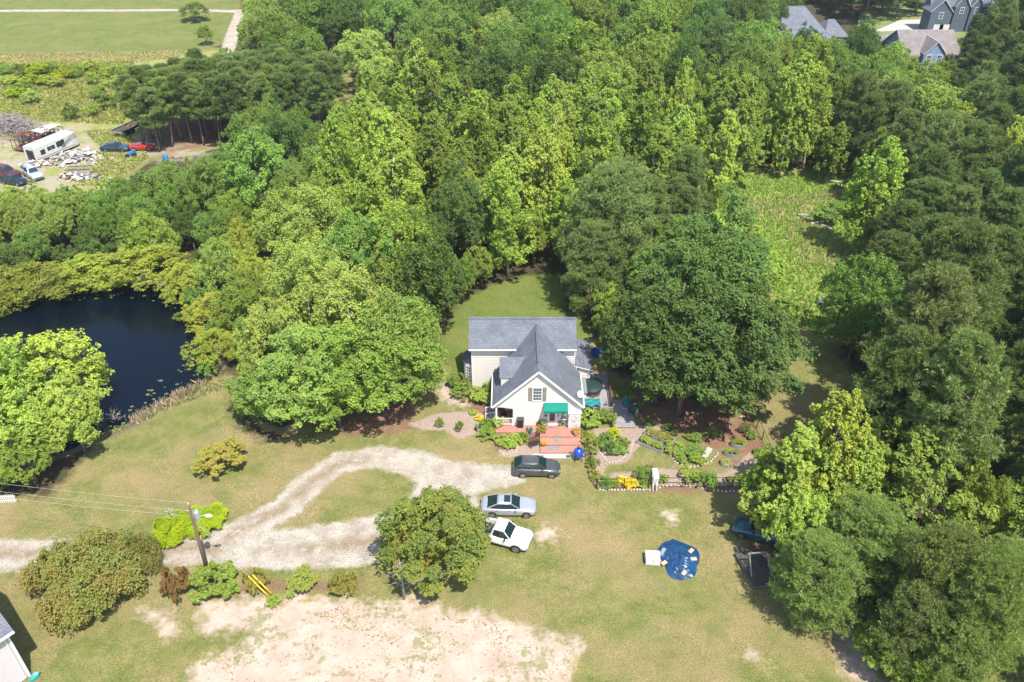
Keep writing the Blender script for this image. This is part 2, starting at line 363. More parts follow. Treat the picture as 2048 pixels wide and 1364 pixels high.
def build_ground():
    def axis(lo, hi, step, outs):
        a = list(np.arange(lo, hi+1e-6, step))
        for d, sgn in ((outs[0], -1), (outs[1], 1)):
            for s in d: a.append((a[0] if 0 else (min(a) if sgn < 0 else max(a)))+sgn*s)
        return np.array(sorted(a))
    g1 = [1.0]*40 + [2.0]*30 + [8, 16, 32, 64, 128, 256, 512, 1024]
    gx = axis(-62, 62, .4, (g1, g1)); gy = axis(28, 96, .4, ([1, 2, 4, 8, 16, 60, 120, 300], [.7]*90+[1.4]*90+[8, 16, 32, 64, 128, 256, 512, 1024, 2048]))
    X, Y = np.meshgrid(gx, gy); pts = np.stack([X.ravel(), Y.ravel()], 1)
    A = {'gravel': np.maximum(sdm(pts, DR), sdm(pts, FARROAD)), 'soil': sdm(pts, SOIL), 'path': sdm(pts, PATH), 'mulch': sdm(pts, MULCH),
         'junk': sdm(pts, JUNK), 'meadow': sdm(pts, MEADOW)}
    A['shore'] = np.minimum(sdist(pts, PONDW)+1.6, 8)
    # forest floor = everywhere that no clearing shows
    clr = [W(p) if min(q[1] for q in p) > -200 else W([(x, max(y, -150)) for x, y in p]) for p in [CLR_PX[0]]+CLR_PX[2:5]]
    clr[2] = W([(x, min(y, 1500)) for x, y in CLR_PX[3]])
    f = -sdm(pts, clr)-.5
    f = np.where((pts[:, 1] < 40) | (pts[:, 1] > 265), -8, f); f = np.where((A['mulch'] > -2) & (f < 2), -8, f)
    f = np.where((np.abs(pts[:, 0]) > 190), -8, f); A['forest'] = f
    f = np.where(A['meadow'] > -1.5, -8, f); A['forest'] = f
    A['lush'] = np.clip((sdist(pts, W([(-900, -100), (700, -100), (480, 100), (-900, 110)]))+2)/3, 0, .75) + np.clip((sdist(pts, W([(850, 700), (930, 560), (1140, 530), (1200, 640), (1100, 760), (930, 760)]))+2)/3, 0, 1)
    # centre strips between wheel tracks
    cl = [[P(-700, 1112), P(100, 1108), P(330, 1099), P(450, 1096)], [P(600, 1100), P(760, 1078), P(840, 1045)], [P(455, 1072), P(560, 1022)], [P(560, 1022), P(620, 965), P(690, 922), P(740, 918)]]
    r = np.full(len(pts), 9.0)
    for line in cl:
        for a, bb in zip(line[:-1], line[1:]):
            a = np.array(a); e = np.array(bb)-a; w = pts-a; t = np.clip((w@e)/(e@e), 0, 1)
            r = np.minimum(r, np.hypot(*(w-t[:, None]*e).T))
    A['rut'] = np.clip(1.3-r/.7, 0, 1)
    Z = gz_np(pts); V = np.column_stack([pts, Z])
    nx, ny = len(gx), len(gy); I = np.arange(nx*ny).reshape(ny, nx)
    Q = np.stack([I[:-1, :-1], I[:-1, 1:], I[1:, 1:], I[1:, :-1]], -1).reshape(-1, 4)
    def fc(n): return A[n][Q].mean(1)
    cls = np.zeros(len(Q), int)
    for i, (n, th) in enumerate((('meadow', 0), ('forest', 0), ('mulch', 0), ('junk', 0), ('path', 0), ('soil', 0), ('gravel', 0), ('shore', 0)), 1):
        cls[fc(n) > th] = i
    names = ['lawn', 'meadow', 'forest_floor', 'mulch_bed', 'dirt_yard', 'garden_path', 'bare_soil', 'gravel_driveway', 'pond_bank']
    labels = ['mown yellow-green lawn around the house', 'tall rough meadow grass', 'dark leaf litter under the woods', 'brown mulch beds', 'pale trodden dirt of the scrap yard',
              'pinkish gravel garden paths', 'pale pink bare soil with sparse weeds at the bottom', 'pale gravel driveway looping past the parked cars', 'muddy pond bed and bank']
    for i, n in enumerate(names):
        q = Q[cls == i]
        if not len(q): continue
        u, inv = np.unique(q, return_inverse=True)
        me = np_mesh(n, V[u], inv.reshape(-1, 4), GROUND, smooth=True)
        for k, a in A.items():
            at = me.attributes.new(k, 'FLOAT', 'POINT'); at.data.foreach_set('value', a[u].astype(np.float32))
        tag(link(n, me), labels[i], kind='structure')
build_ground()
def build_water():
    m, nt, b = newmat('pond_water')
    g = N(nt, 'ShaderNodeNewGeometry').outputs['Position']
    b.inputs['Base Color'].default_value = (.0012, .004, .009, 1); b.inputs['Roughness'].default_value = .03
    b.inputs['IOR'].default_value = 1.33
    mp = N(nt, 'ShaderNodeMapping'); mp.inputs['Scale'].default_value = (1, 2.6, 1); nt.links.new(g, mp.inputs[0])
    h = math_(nt, 'MULTIPLY_ADD', noise(nt, mp.outputs[0], 1.3, 3, .6), .6, noise(nt, mp.outputs[0], 5, 2))
    bump(nt, h, .16, .05, b)
    c = PONDW.mean(0); pts = [(c[0]+(x-c[0])*1.04, c[1]+(y-c[1])*1.06, WATER_Z) for x, y in PONDW]
    mb = MB(); mb.poly(pts[::-1], m); me = mb.build('pond_water')
    tag(me, 'dark blue pond water reflecting the sky', kind='structure')
build_water()
# ------------------------------------------------------------------ trees
def unit(a): return a/(np.linalg.norm(a, axis=-1, keepdims=True)+1e-9)
def leaf_quads(c, nrm, size, rng, asp=.62):
    n = len(c); t = unit(np.cross(nrm, rng.normal(size=(n, 3)))); b = np.cross(nrm, t)
    s = size*rng.uniform(.6, 1.35, (n, 1)); a = t*s*.5; w = b*s*.5*asp
    V = np.stack([c-a, c+w+nrm*s*.06, c+a-nrm*s*.10, c-w+nrm*s*.06], 1).reshape(-1, 3)
    return V, np.arange(n*4).reshape(-1, 4)
def tufts(c, d, L, rng, k=5, wd=.085):
    n = len(c); cc = np.repeat(c, k, 0); dd = unit(np.repeat(d, k, 0)+rng.normal(size=(n*k, 3))*.55)
    t = unit(np.cross(dd, rng.normal(size=(n*k, 3)))); s = L*rng.uniform(.7, 1.25, (n*k, 1))
    V = np.stack([cc-t*wd*s, cc+dd*s, cc+t*wd*s], 1).reshape(-1, 3)
    return V, np.arange(n*k*3).reshape(-1, 3)
def crown_boughs(rng, kind, R, Hc, zb):
    """bough centres, radii: envelope of each species"""
    out = []; 
    if kind == 'tulip':
        n = 78; 
        for i in range(n):
            t = (i+.5)/n; z = zb+Hc*(t**.85)*.97
            prof = R*(np.sin(min(1, (1-t)*1.12+.04)*math.pi*.5)**.8)*(.62 if t < .06 else 1)
            a = i*2.39996+rng.normal()*.35; rr = prof*(rng.uniform(.55, 1.12) if rng.random() < .75 else rng.uniform(.1, .5))
            out.append((rr*math.cos(a), rr*math.sin(a), z+rng.normal()*.3, R*rng.uniform(.12, .25)*(.75 if t > .8 else 1), 1.3))
    elif kind in ('oak', 'maple', 'shrub', 'birch', 'dome'):
        n = {'oak': 88, 'maple': 70, 'shrub': 34, 'dome': 56, 'birch': 88}[kind]
        lob = [(rng.uniform(0, 6.28), rng.uniform(.12, .3)) for _ in range(5)]
        for i in range(n):
            t = (i+.5)/n; cz = 1-1.45*t if kind not in ('shrub', 'dome') else 1-1.1*t; sn = math.sqrt(max(0, 1-cz*cz)); a = i*2.39996+rng.normal()*.3
            k = 1+sum(w*math.cos(a-p)*(.5 if j % 2 else -.4)+w*.3*math.sin(3*a+p) for j, (p, w) in enumerate(lob))
            q = (rng.uniform(.66, 1.06)*k if kind != 'dome' else rng.uniform(.74, .98)*(.7+.3*k)) if rng.random() < .85 else rng.uniform(.3, .6)
            zc = zb+Hc*.46
            z = zc+cz*Hc*(.50 if cz > 0 else .42)*q
            out.append((R*sn*q*math.cos(a), R*sn*q*math.sin(a), z, R*rng.uniform(.11, .24), .85 if kind != 'birch' else 1.0))
    return np.array(out)
def broad_crown(name, kind, seed, R, H, zb, leaf, nsub=11, nleaf=16, droop=0.):
    rng = np.random.default_rng(seed); B = crown_boughs(rng, kind, R, H-zb-R*.18, zb)
    nb = len(B); bt = rng.uniform(0, 1, nb)
    out = unit(np.column_stack([B[:, 0], B[:, 1], (B[:, 2]-(zb+(H-zb)*.45))*.8])+1e-6)
    idx = np.repeat(np.arange(nb), nsub); d = unit(rng.normal(size=(len(idx), 3))+out[idx]*.7+np.array([0, 0, .45]))
    rad = B[idx, 3:4]; sc_ = d*rad*rng.uniform(.5, 1.45, (len(idx), 1)); sc_[:, 2] *= B[idx, 4]
    if kind == 'tulip': sc_[:, 2] += rad[:, 0]*.35*rng.uniform(-.5, 1.6, len(idx))
    S = B[idx, :3]+sc_; S[:, 2] -= droop*np.hypot(sc_[:, 0], sc_[:, 1])
    st = rng.uniform(0, 1, len(S)); j = np.repeat(np.arange(len(S)), nleaf)
    dl = unit(rng.normal(size=(len(j), 3))+d[j]*.6+np.array([0, 0, .35])); rs = rad[j]*.40*rng.uniform(.4, 1.25, (len(j), 1))
    pos = S[j]+dl*rs; pos[:, 2] = np.maximum(pos[:, 2], .05)
    nrm = unit(dl*.5+np.array([.1, -.2, .8])+rng.normal(size=(len(j), 3))*.40)
    V, Fc = leaf_quads(pos, nrm, leaf, rng)
    tint = np.clip(.12+.36*bt[idx[j]]+.22*st[j]+.34*rng.uniform(0, 1, len(j)), 0, 1)
    return np_mesh(name, V, Fc, LEAF, tint), B
def pine_crown(name, seed, R, H, zb, L=.5, full=1.0, nbr=64, wd=.085):
    rng = np.random.default_rng(seed); cs = []; ds = []; tt = []; B = []
    for i in range(nbr):
        t = (i+.5)/nbr; z = zb+(H-zb)*t**.9
        prof = R*(max(.0, 1-t**(2.2*full))**.62)*(.7+.3*min(1, t*5)); a = i*2.39996+rng.normal()*.4
        ln = prof*rng.uniform(.65, 1.08)+.15; sl = rng.uniform(-.05, .3)+.5*t; br = rng.uniform(0, 1); B.append((ln*.6*math.cos(a), ln*.6*math.sin(a), z))
        m = int(4+ln*3.4)
        for k in range(m):
            q = rng.uniform(.28, 1.0)**.7; off = rng.normal(size=2)*ln*.16
            c = np.array([math.cos(a)*ln*q-math.sin(a)*off[0], math.sin(a)*ln*q+math.cos(a)*off[0], z+sl*ln*q+off[1]*.35])
            ct = rng.uniform(0, 1); kk = 9
            dd = unit(rng.normal(size=(kk, 3))*.75+np.array([math.cos(a)*.35, math.sin(a)*.35, .75]))
            cs.append(c+dd*rng.uniform(.05, .42, (kk, 1))*(.5+R*.12)); ds.append(dd); tt += list(np.repeat(.12+.35*br+.3*ct, kk))
    c = np.concatenate(cs); d = np.concatenate(ds); k = 5; c[:, 2] = np.minimum(c[:, 2], H)
    V, Fc = tufts(c, d, L, rng, k, wd); tint = np.clip(np.repeat(np.array(tt), k)+rng.uniform(-.1, .3, len(Fc)), 0, 1)
    return np_mesh(name, V, Fc, NEEDLE, tint), np.array(B)
def trunk_mesh(name, H, r, B, m, rng, zb, nl=9, top=.9, multi=False):
    mb = MB(); k = 6; lean = rng.normal(size=2)*.04
    if multi:
        for i in range(4):
            a = i*1.6+rng.uniform(0, 1); b = B[rng.integers(len(B))]
            mb.tube([(.1*math.cos(a), .1*math.sin(a), -.2), (b[0]*.3, b[1]*.3, H*.35), (b[0]*.7, b[1]*.7, b[2])], [r, r*.7, r*.25], m, 6)
    else:
        mb.tube([(lean[0]*i*H/k, lean[1]*i*H/k, -.3+(H*top+.3)*i/k) for i in range(k+1)], [r*(1.25 if i == 0 else 1-.82*i/k) for i in range(k+1)], m, 7)
    for i in range(nl):
        b = B[int(len(B)*(i+.5)/nl)]; z0 = max(zb*.8, b[2]-np.hypot(b[0], b[1])*.8-.4); z0 = min(z0, H*.85)
        mb.tube([(lean[0]*z0, lean[1]*z0, z0), (b[0]*.5, b[1]*.5, (z0+b[2])/2+.2), (b[0]*.92, b[1]*.92, b[2])], [r*.38, r*.25, r*.09], m, 5, cap=False)
    me = bpy.data.meshes.new(name); me.from_pydata(mb.v, [], mb.f); me.materials.append(m)
    me.polygons.foreach_set('use_smooth', mb.sm); me.update(); return me
PROTO = {}
def proto(kind, n, **k): 
    PROTO[kind] = []
    for i in range(n):
        rng = np.random.default_rng(100+i+7*len(PROTO)); R, H = k['R'], k['H']
        if kind.endswith('pine'):
            cm, B = pine_crown('crown', 31*i+len(PROTO), R, H, k['zb'], k.get('leaf', .5), k.get('full', 1), k.get('nbr', 64), k.get('wd', .085))
        else:
            cm, B = broad_crown('crown', k['env'], 17*i+len(PROTO), R, H, k['zb'], k['leaf'], k.get('nsub', 11), k.get('nleaf', 16), k.get('droop', 0))
        tm = trunk_mesh('trunk', H, k['tr'], B, k.get('bark', bark), rng, k['zb'], k.get('nl', 9), .8, k.get('multi', False))
        PROTO[kind].append((cm, tm, R, H))
proto('tulip', 5, env='tulip', R=4.2, H=18, zb=3.0, leaf=.36, tr=.26, nsub=15, nleaf=18, bark=palebark)
proto('oak', 5, env='oak', R=5.5, H=15, zb=3.0, leaf=.30, tr=.32, nsub=16, nleaf=18)
proto('birch', 4, env='birch', R=5.2, H=14, zb=1.8, leaf=.27, tr=.2, nsub=15, nleaf=18, droop=.35, bark=palebark)
proto('maple', 5, env='maple', R=4.0, H=11, zb=1.6, leaf=.27, tr=.2, nsub=15, nleaf=18)
proto('leafy', 1, env='birch', R=4.2, H=9, zb=.1, leaf=.24, tr=.15, nsub=24, nleaf=20)
proto('small', 4, env='shrub', R=2.2, H=4.5, zb=.1, leaf=.20, tr=.08, nsub=15, nleaf=17, multi=True, nl=3)
proto('bush', 4, env='shrub', R=1.0, H=1.4, zb=0, leaf=.12, tr=.03, nsub=12, nleaf=15, multi=True, nl=3)
proto('dome', 2, env='dome', R=5.0, H=3.8, zb=.1, leaf=.24, tr=.1, nsub=34, nleaf=26, multi=True, nl=3)
proto('loblolly_pine', 6, R=4.2, H=19, zb=6, leaf=.42, wd=.1, nbr=100, tr=.26, bark=pbark, nl=12)
proto('young_pine', 4, R=2.6, H=15, zb=6.5, leaf=.46, nbr=60, full=.8, tr=.15, bark=pbark, nl=8)
proto('full_pine', 3, R=4.6, H=15, zb=.8, leaf=.30, wd=.11, nbr=150, full=1.3, tr=.3, bark=pbark, nl=10)
for k_, src, m_ in (('bronze_dome', 'dome', BRONZE), ('bronze_small', 'small', BRONZE), ('bronze_bush', 'bush', BRONZE), ('mixed_maple', 'leafy', MIXED)):
    PROTO[k_] = []
    for cm, tm, R_, H_ in PROTO[src]:
        cm = cm.copy(); cm.materials[0] = m_; PROTO[k_].append((cm, tm, R_, H_))
T = {  # leaf colours
 'Y': (.152, .210, .060), 'YG': (.116, .174, .052), 'G': (.092, .142, .040), 'MG': (.070, .122, .040), 'D': (.050, .092, .034), 'DD': (.032, .066, .024),
 'S': (.115, .165, .060), 'SG': (.09, .14, .05), 'W': (.135, .175, .045), 'P': (.058, .090, .038), 'PD': (.045, .07, .034), 'PL': (.088, .128, .050), 'PG': (.075, .106, .050),
 'OR': (.23, .26, .07), 'RD': (.10, .06, .035), 'BR': (.16, .18, .055), 'OLV': (.115, .145, .045), 'LIME': (.22, .31, .02), 'GG': (.12, .15, .10), 'DRY': (.25, .19, .11)}
for k_ in T: T[k_] = tuple(v*g_*(1.55 if k_ not in ('Y', 'LIME', 'OR', 'RD') else 1.35) for v, g_ in zip(T[k_], (1.10, 1.02, .74)))
for k_ in ('P', 'PD', 'PL', 'PG'): T[k_] = tuple(v*1.25 for v in T[k_])
for k_, g_ in (('Y', 1.5), ('YG', 1.5), ('G', 1.3), ('MG', 1.42), ('S', 1.5), ('SG', 1.45), ('W', 1.35), ('PL', 1.1), ('PG', 1.2), ('P', 1.15), ('D', 1.25), ('OLV', 1.4)): T[k_] = tuple(v*g_ for v in T[k_])
NAMES = {'tulip': 'tulip_tree', 'oak': 'oak_tree', 'birch': 'birch_tree', 'maple': 'maple_tree', 'small': 'tall_shrub', 'bush': 'bush', 'dome': 'spreading_shrub', 'bronze_dome': 'spreading_shrub', 'bronze_small': 'tall_shrub', 'bronze_bush': 'rounded_shrub', 'mixed_maple': 'maple_tree',
         'loblolly_pine': 'pine_tree', 'young_pine': 'slender_pine_tree', 'full_pine': 'broad_pine_tree'}
CATS = {'small': 'shrub', 'dome': 'shrub', 'bronze_dome': 'shrub', 'bronze_small': 'shrub', 'bronze_bush': 'shrub', 'bush': 'bush'}
PLACED = []
def plant(kind, x, y, h, r, tint, label, group=None, rz=None, z=None, cat=None, name=None):
    r0_ = r; r = r*(1 if kind == 'bush' else .93 if 'pine' in kind or kind in ('small', 'bronze_small') else .84)
    v = PROTO[kind]; cm, tm, R0, H0 = v[rnd.randrange(len(v))]
    col = T[tint] if isinstance(tint, str) else tint
    if kind in ('bush', 'bronze_bush') or (kind == 'small' and h < 1.2):
        o = link(name or NAMES[kind], cm); o.color = (*col, 1); tag(o, label, cat or CATS.get(kind, 'tree'), group)
    else:
        o = thing(name or NAMES[kind], label, cat or CATS.get(kind, 'tree'), group=group)
        c = link('crown', cm, o); c.color = (*col, 1); link('trunk', tm, o)
    o.location = (x, y, gz(x, y) if z is None else z); o.rotation_euler = (rnd.uniform(-.06, .06), rnd.uniform(-.06, .06), rnd.uniform(0, 6.28) if rz is None else rz)
    e_ = rnd.uniform(.86, 1.14); o.scale = (r/R0*e_, r/R0/e_, h/H0); PLACED.append((x, y, r0_, h)); return o
def hero(kind, ax, ay, h, wpx, tint, label, **k):      # apex pixel, height, crown width in photo pixels
    x, y = P(ax, ay, h*.97); d = y*c_-(h*.7-CAMH)*s_; r = wpx/2*d/F
    return plant(kind, x, y, h, r, tint, label, **k)
def atbase(kind, bx, by, h, wpx, tint, label, **k):
    x, y = P(bx, by); d = y*c_-(h*.5-CAMH)*s_; r = wpx/2*d/F
    return plant(kind, x, y, h, r, tint, label, **k)
HEROES = [
 # kind, apex x, apex y, height, width, tint, label
 ('oak', 1455, 432, 17.5, 270, 'D', 'tallest dark green oak right of the house, at the back of its clump'),
 ('oak', 1498, 550, 13, 185, 'D', 'dark oak at the right end of the clump beside the garden'),
 ('oak', 1365, 520, 15, 240, 'D', 'broad dark oak in the middle of the clump right of the house'),
 ('oak', 1300, 590, 12.5, 180, (.10, .17, .05), 'dark oak leaning over the wooden deck right of the house'),
 ('oak', 1442, 600, 13.5, 285, (.10, .17, .05), 'dark oak whose crown hangs over the garden beds'),
 ('oak', 1385, 640, 12, 270, (.10, .17, .05), 'front oak of the clump, over the round planters and mulch'),
 ('full_pine', 1232, 345, 17, 200, 'PG', 'big grey-green rounded pine behind the back lawn'),
 ('full_pine', 1190, 455, 12, 120, 'PG', 'smaller grey-green pine casting shade on the back lawn'),
 ('birch', 590, 470, 15, 190, 'S', 'pale feathery birch behind the clump left of the house'),
 ('birch', 690, 520, 15, 230, 'S', 'tallest pale birch in the clump left of the house'),
 ('birch', 540, 590, 12, 170, 'S', 'feathery birch at the pond side of the clump left of the house'),
 ('birch', 770, 600, 13, 210, 'SG', 'full round tree nearest the back lawn left of the house'),
 ('oak', 585, 665, 11, 230, 'SG', 'dense green tree at the left front of the clump by the pond lawn'),
 ('oak', 720, 655, 11, 230, 'G', 'bright green tree at the front of the clump left of the house'),
 ('oak', 810, 670, 9.5, 150, 'SG', 'green tree at the right front of the clump, its shade on the lawn'),
 ('maple', 660, 720, 8.5, 170, 'G', 'low green tree in front of the clump left of the house'),
 ('maple', 520, 740, 7, 130, 'MG', 'low dark green tree at the lawn edge beside the pond'),
 ('maple', 45, 640, 12.5, 240, 'Y', 'tall yellow-green tree at the left edge beside the pond'),
 ('maple', 118, 770, 8.5, 150, 'YG', 'yellow-green tree hanging over the near end of the pond'),
 ('maple', 20, 780, 9, 170, 'YG', 'yellow-green tree above the white picket fence'),
 ('maple', 30, 870, 6, 130, 'G', 'green tree directly behind the white picket fence'),
 ('maple', -60, 690, 13, 210, 'YG', 'yellow-green tree cut by the left edge of the picture'),
 ('mixed_maple', 882, 990, 7.6, 228, (.165, .235, .058), 'bushy green tree between the driveway and the white pickup'),
 ('mixed_maple', 812, 1045, 5.6, 125, 'OLV', 'thin olive tree at the left side of the bushy tree by the pickup'),
 ('tulip', 1700, 800, 15, 190, 'Y', 'tall pale yellow-green tree right of the garden fence'),
 ('tulip', 1612, 868, 12.5, 168, 'YG', 'yellow-green tree with its shade on the lawn beside the garden'),
 ('maple', 1562, 905, 9, 125, 'G', 'green tree at the corner of the garden fence'),
 ('maple', 1618, 985, 9, 140, 'YG', 'leafy tree over the teal car at the wood edge'),
 ('tulip', 1750, 890, 12, 130, 'YG', 'yellow-green tree behind the tall pale one right of the garden'),
 ('maple', 1850, 865, 12, 260, 'G', 'broad bright green tree deep in the right wood'),
 ('full_pine', 1745, 1015, 10, 200, 'PL', 'pale feathery pine behind the swing frame'),
 ('full_pine', 1660, 1090, 8.5, 180, 'PL', 'low pale pine at the wood edge beside the swing frame'),
 ('full_pine', 1900, 1080, 12, 190, 'PL', 'pale pine at the right edge among the lower woods'),
 ('full_pine', 2010, 1120, 13, 190, 'PL', 'pale pine cut by the right edge near the bottom'),
 ('full_pine', 1840, 1180, 9, 150, 'PG', 'dull green pine in the lower right wood'),
 ('full_pine', 1950, 1230, 9, 190, 'PL', 'lowest pale pine in the bottom right corner'),
 ('maple', 1790, 1245, 5, 130, 'G', 'bright green low tree at the bottom right wood edge'),
 ('maple', 1850, 1300, 5, 130, 'G', 'bright green low tree at the bottom edge, right'),
 ('maple', 2000, 930, 11, 110, 'G', 'green tree cut by the right edge, halfway down'),
 ('loblolly_pine', 1960, 460, 21, 190, 'P', 'large dark pine at the right edge above the middle'),
 ('loblolly_pine', 1890, 560, 20, 200, 'PG', 'large dark pine over the right lawn strip'),
 ('loblolly_pine', 1830, 690, 17, 190, 'P', 'dark pine shading the lawn right of the garden'),
 ('loblolly_pine', 1990, 700, 19, 200, 'PG', 'large pine at the right edge beside the lawn strip'),
 ('loblolly_pine', 1925, 690, 15, 180, 'P', 'lower dark pine above the bright trees on the right'),
 ('oak', 1768, 535, 12, 170, 'MG', 'green oak at the lower end of the tall grass clearing'),
 ('oak', 1728, 610, 8, 105, 'MG', 'low green oak beside the lawn strip on the right'),
 ('tulip', 1775, 280, 17, 110, 'YG', 'bright yellow-green tree at the right end of the tall grass clearing'),
 ('tulip', 1760, 370, 11, 90, 'YG', 'lower yellow-green tree at the tall grass clearing'),
 ('tulip', 1935, 212, 15, 78, 'Y', 'bright yellow tree alone among the dark right-hand pines'),
 ('tulip', 2032, 232, 14, 70, 'Y', 'yellow-green tree at the right edge among dark pines'),
 ('tulip', 762, 230, 18, 130, 'Y', 'bright yellow tulip tree in the wood behind the pale clump'),
 ('tulip', 735, 330, 15, 110, 'YG', 'yellow-green tree below the bright yellow tulip tree'),
 ('tulip', 1125, 165, 19, 90, 'YG', 'spiky bright tulip tree in the middle of the wood'),
 ('tulip', 1110, 215, 18, 80, 'Y', 'bright narrow tulip tree in front of the spiky one'),
 ('tulip', 1052, 230, 18, 85, 'YG', 'bright tulip tree left of the narrow one'),
 ('tulip', 1365, 120, 18, 60, 'Y', 'narrow yellow-green tree near the top, right of the middle'),
 ('tulip', 1330, 178, 13, 50, 'Y', 'slim yellow tree beside the narrow yellow-green one'),
 ('tulip', 660, 375, 12, 60, 'Y', 'slim yellow-green tree sticking out above the pale birches'),
 ('tulip', 945, 190, 18, 110, 'YG', 'yellow-green tulip tree left of the middle of the wood'),
 ('tulip', 1190, 400, 9, 80, 'YG', 'short yellow-green tree left of the rounded pine'),
 ('oak', 925, 350, 14, 130, 'D', 'dark round tree above the back lawn'),
 ('maple', 800, 400, 14, 140, 'YG', 'light green tree left of the dark round one above the back lawn'),
 ('oak', 1000, 25, 13, 140, 'S', 'pale domed tree beside the white-roofed house'),
 ('oak', 715, 60, 13, 110, 'S', 'pale domed tree behind the small clearing near the top'),
 ('oak', 545, 12, 15, 130, 'SG', 'round mid-green tree at the far end of the pine stand'),
 ('oak', 635, -30, 17, 130, 'MG', 'large dark green tree at the top beside the far track'),
 ('birch', 265, 483, 6, 165, 'W', 'yellow-green willow overhanging the far side of the pond'),
 ('birch', 180, 498, 5.5, 145, 'W', 'second yellow-green willow along the far pond side'),
 ('birch', 80, 508, 5.5, 165, 'OLV', 'olive willow at the left end of the pond'),
 ('birch', 362, 520, 5, 100, 'W', 'yellow-green willow at the right corner of the pond'),
 ('birch', 402, 570, 4.6, 120, 'W', 'round yellow willow bulging over the right side of the pond'),
 ('birch', 432, 655, 4.3, 115, 'W', 'lowest yellow willow where the pond meets the lawn'),
 ('birch', 0, 520, 6, 120, 'OLV', 'olive willow cut by the left edge above the pond'),
 ('birch', 300, 430, 8, 120, 'YG', 'yellow-green tree in the strip above the pond'),
]
for k, ax, ay, h, w, t, lab in HEROES: hero(k, ax, ay, h, w, t, lab)
for bx, by, h, w, t, kd, lab in [
 (393, 43, 5.2, 62, 'SG', 'maple', 'round lone tree standing in the far field'),
 (414, 90, 5.0, 34, 'G', 'maple', 'smaller lone tree at the corner of the far field'),
 (447, 938, 2.6, 100, 'OR', 'bronze_small', 'small orange-tinged maple on the lawn above the driveway'),
 (185, 1188, 4.6, 235, (.24, .29, .08), 'bronze_dome', 'huge bronze-green domed shrub beside the driveway at the lower left'),
 (270, 1150, 3.4, 120, (.23, .28, .08), 'bronze_dome', 'smaller bronze-green dome at the right of the huge shrub'),
 (360, 1192, 2.7, 68, 'RD', 'bronze_bush', 'dark red shrub left of the utility pole'),
 (432, 1178, 2.2, 92, 'G', 'bush', 'bright green shrub at the foot of the utility pole'),
 (516, 1178, 2.1, 56, 'BR', 'bronze_bush', 'small bronze shrub behind the yellow guy guards'),
 (607, 1184, 2.3, 60, 'YG', 'bronze_bush', 'middle shrub of the row under the driveway, yellow-green on top'),
 (691, 1184, 2.2, 60, 'BR', 'bronze_bush', 'bronze shrub at the right end of the row under the driveway'),
 (550, 1208, .8, 28, 'YG', 'bush', 'weedy tuft at the foot of the yellow guy guards'),
 (350, 1068, 1.5, 100, 'LIME', 'dome', 'left half of the lime-green bush beside the driveway'),
 (408, 1052, 1.6, 96, 'LIME', 'dome', 'right half of the lime-green bush behind the utility pole'),
 (913, 775, 1.6, 40, 'MG', 'small', 'rounded green shrub under the bay window, further one'),
 (924, 792, 1.6, 44, 'G', 'small', 'rounded green shrub under the bay window, nearer one'),
 (962, 805, 1.9, 48, 'YG', 'small', 'bright green shrub against the left house wall'),
 (978, 800, 2.0, 30, 'G', 'small', 'green shrub beside the side stair railing'),
 (881, 855, 1.3, 14, 'G', 'bush', 'tiny cone conifer in the left gravel bed, left one'),
 (920, 862, 1.5, 14, 'G', 'bush', 'tiny cone conifer in the left gravel bed, right one'),
 (972, 858, 1.1, 34, 'G', 'bush', 'leafy bush at the left corner of the porch'),
 (948, 828, .5, 14, 'LIME', 'bush', 'yellow flowering clump under the side stairs'),
 (1182, 848, 1.6, 46, 'YG', 'small', 'light green bush below the deck railing'),
 (1212, 848, 1.7, 40, 'G', 'small', 'darker green bush below the deck railing'),
 (1210, 885, 1.1, 30, 'MG', 'bush', 'green bush at the left of the round island bed'),
 (1225, 875, 1.0, 26, 'LIME', 'bush', 'lime-green bush in the middle of the round island bed'),
 (1242, 892, 1.0, 28, 'G', 'bush', 'leafy bush at the right of the round island bed'),
 (1220, 903, .9, 32, 'D', 'bush', 'dark bush at the front of the round island bed'),
 (1287, 960, 1.5, 34, 'MG', 'bush', 'round grey-green bush left of the white arbor'),
 (1288, 970, .6, 26, 'YG', 'bush', 'low bright bush left of the white arbor foot'),
 (1325, 964, .9, 20, 'YG', 'bush', 'bright bush right of the white arbor'),
 (1382, 962, 1.3, 38, 'YG', 'bush', 'light green bush in the middle of the front garden bed'),
 (1414, 970, 1.5, 40, 'MG', 'bush', 'dark green bush in the middle of the front garden bed'),
 (1214, 968, .6, 34, 'MG', 'bush', 'low green plants in the front left fence bed'),
 (1232, 966, .6, 20, 'BR', 'bush', 'low brown plant in the front left fence bed'),
 (1490, 865, 1.1, 24, 'GG', 'bush', 'grey-blue leafy plant beside the right garden fence'),
 (1502, 877, .9, 22, 'SG', 'bush', 'green plant beside the right garden fence'),
 (1353, 905, .8, 40, 'SG', 'bush', 'sage green planting in the middle garden bed, left'),
 (1385, 908, .8, 36, 'MG', 'bush', 'green planting in the middle garden bed, right'),
 (1390, 880, .7, 30, 'SG', 'bush', 'green clump under the oak at the middle bed'),
 (145, 240, 3.0, 34, 'MG', 'small', 'dark green bush alone in the weedy meadow'),
 (190, 232, 2.4, 30, 'YG', 'small', 'yellow-green bush right of the lone dark one in the meadow'),
 (1660, 440, 2.6, 90, 'MG', 'small', 'wide green shrub beside the fallen logs in the clearing'),
 ]:
    atbase(kd, bx, by, h, w, t, lab, cat='tree' if kd == 'maple' else None, name={'small orange-tinged maple on the lawn above the driveway': 'small_maple_tree'}.get(lab))
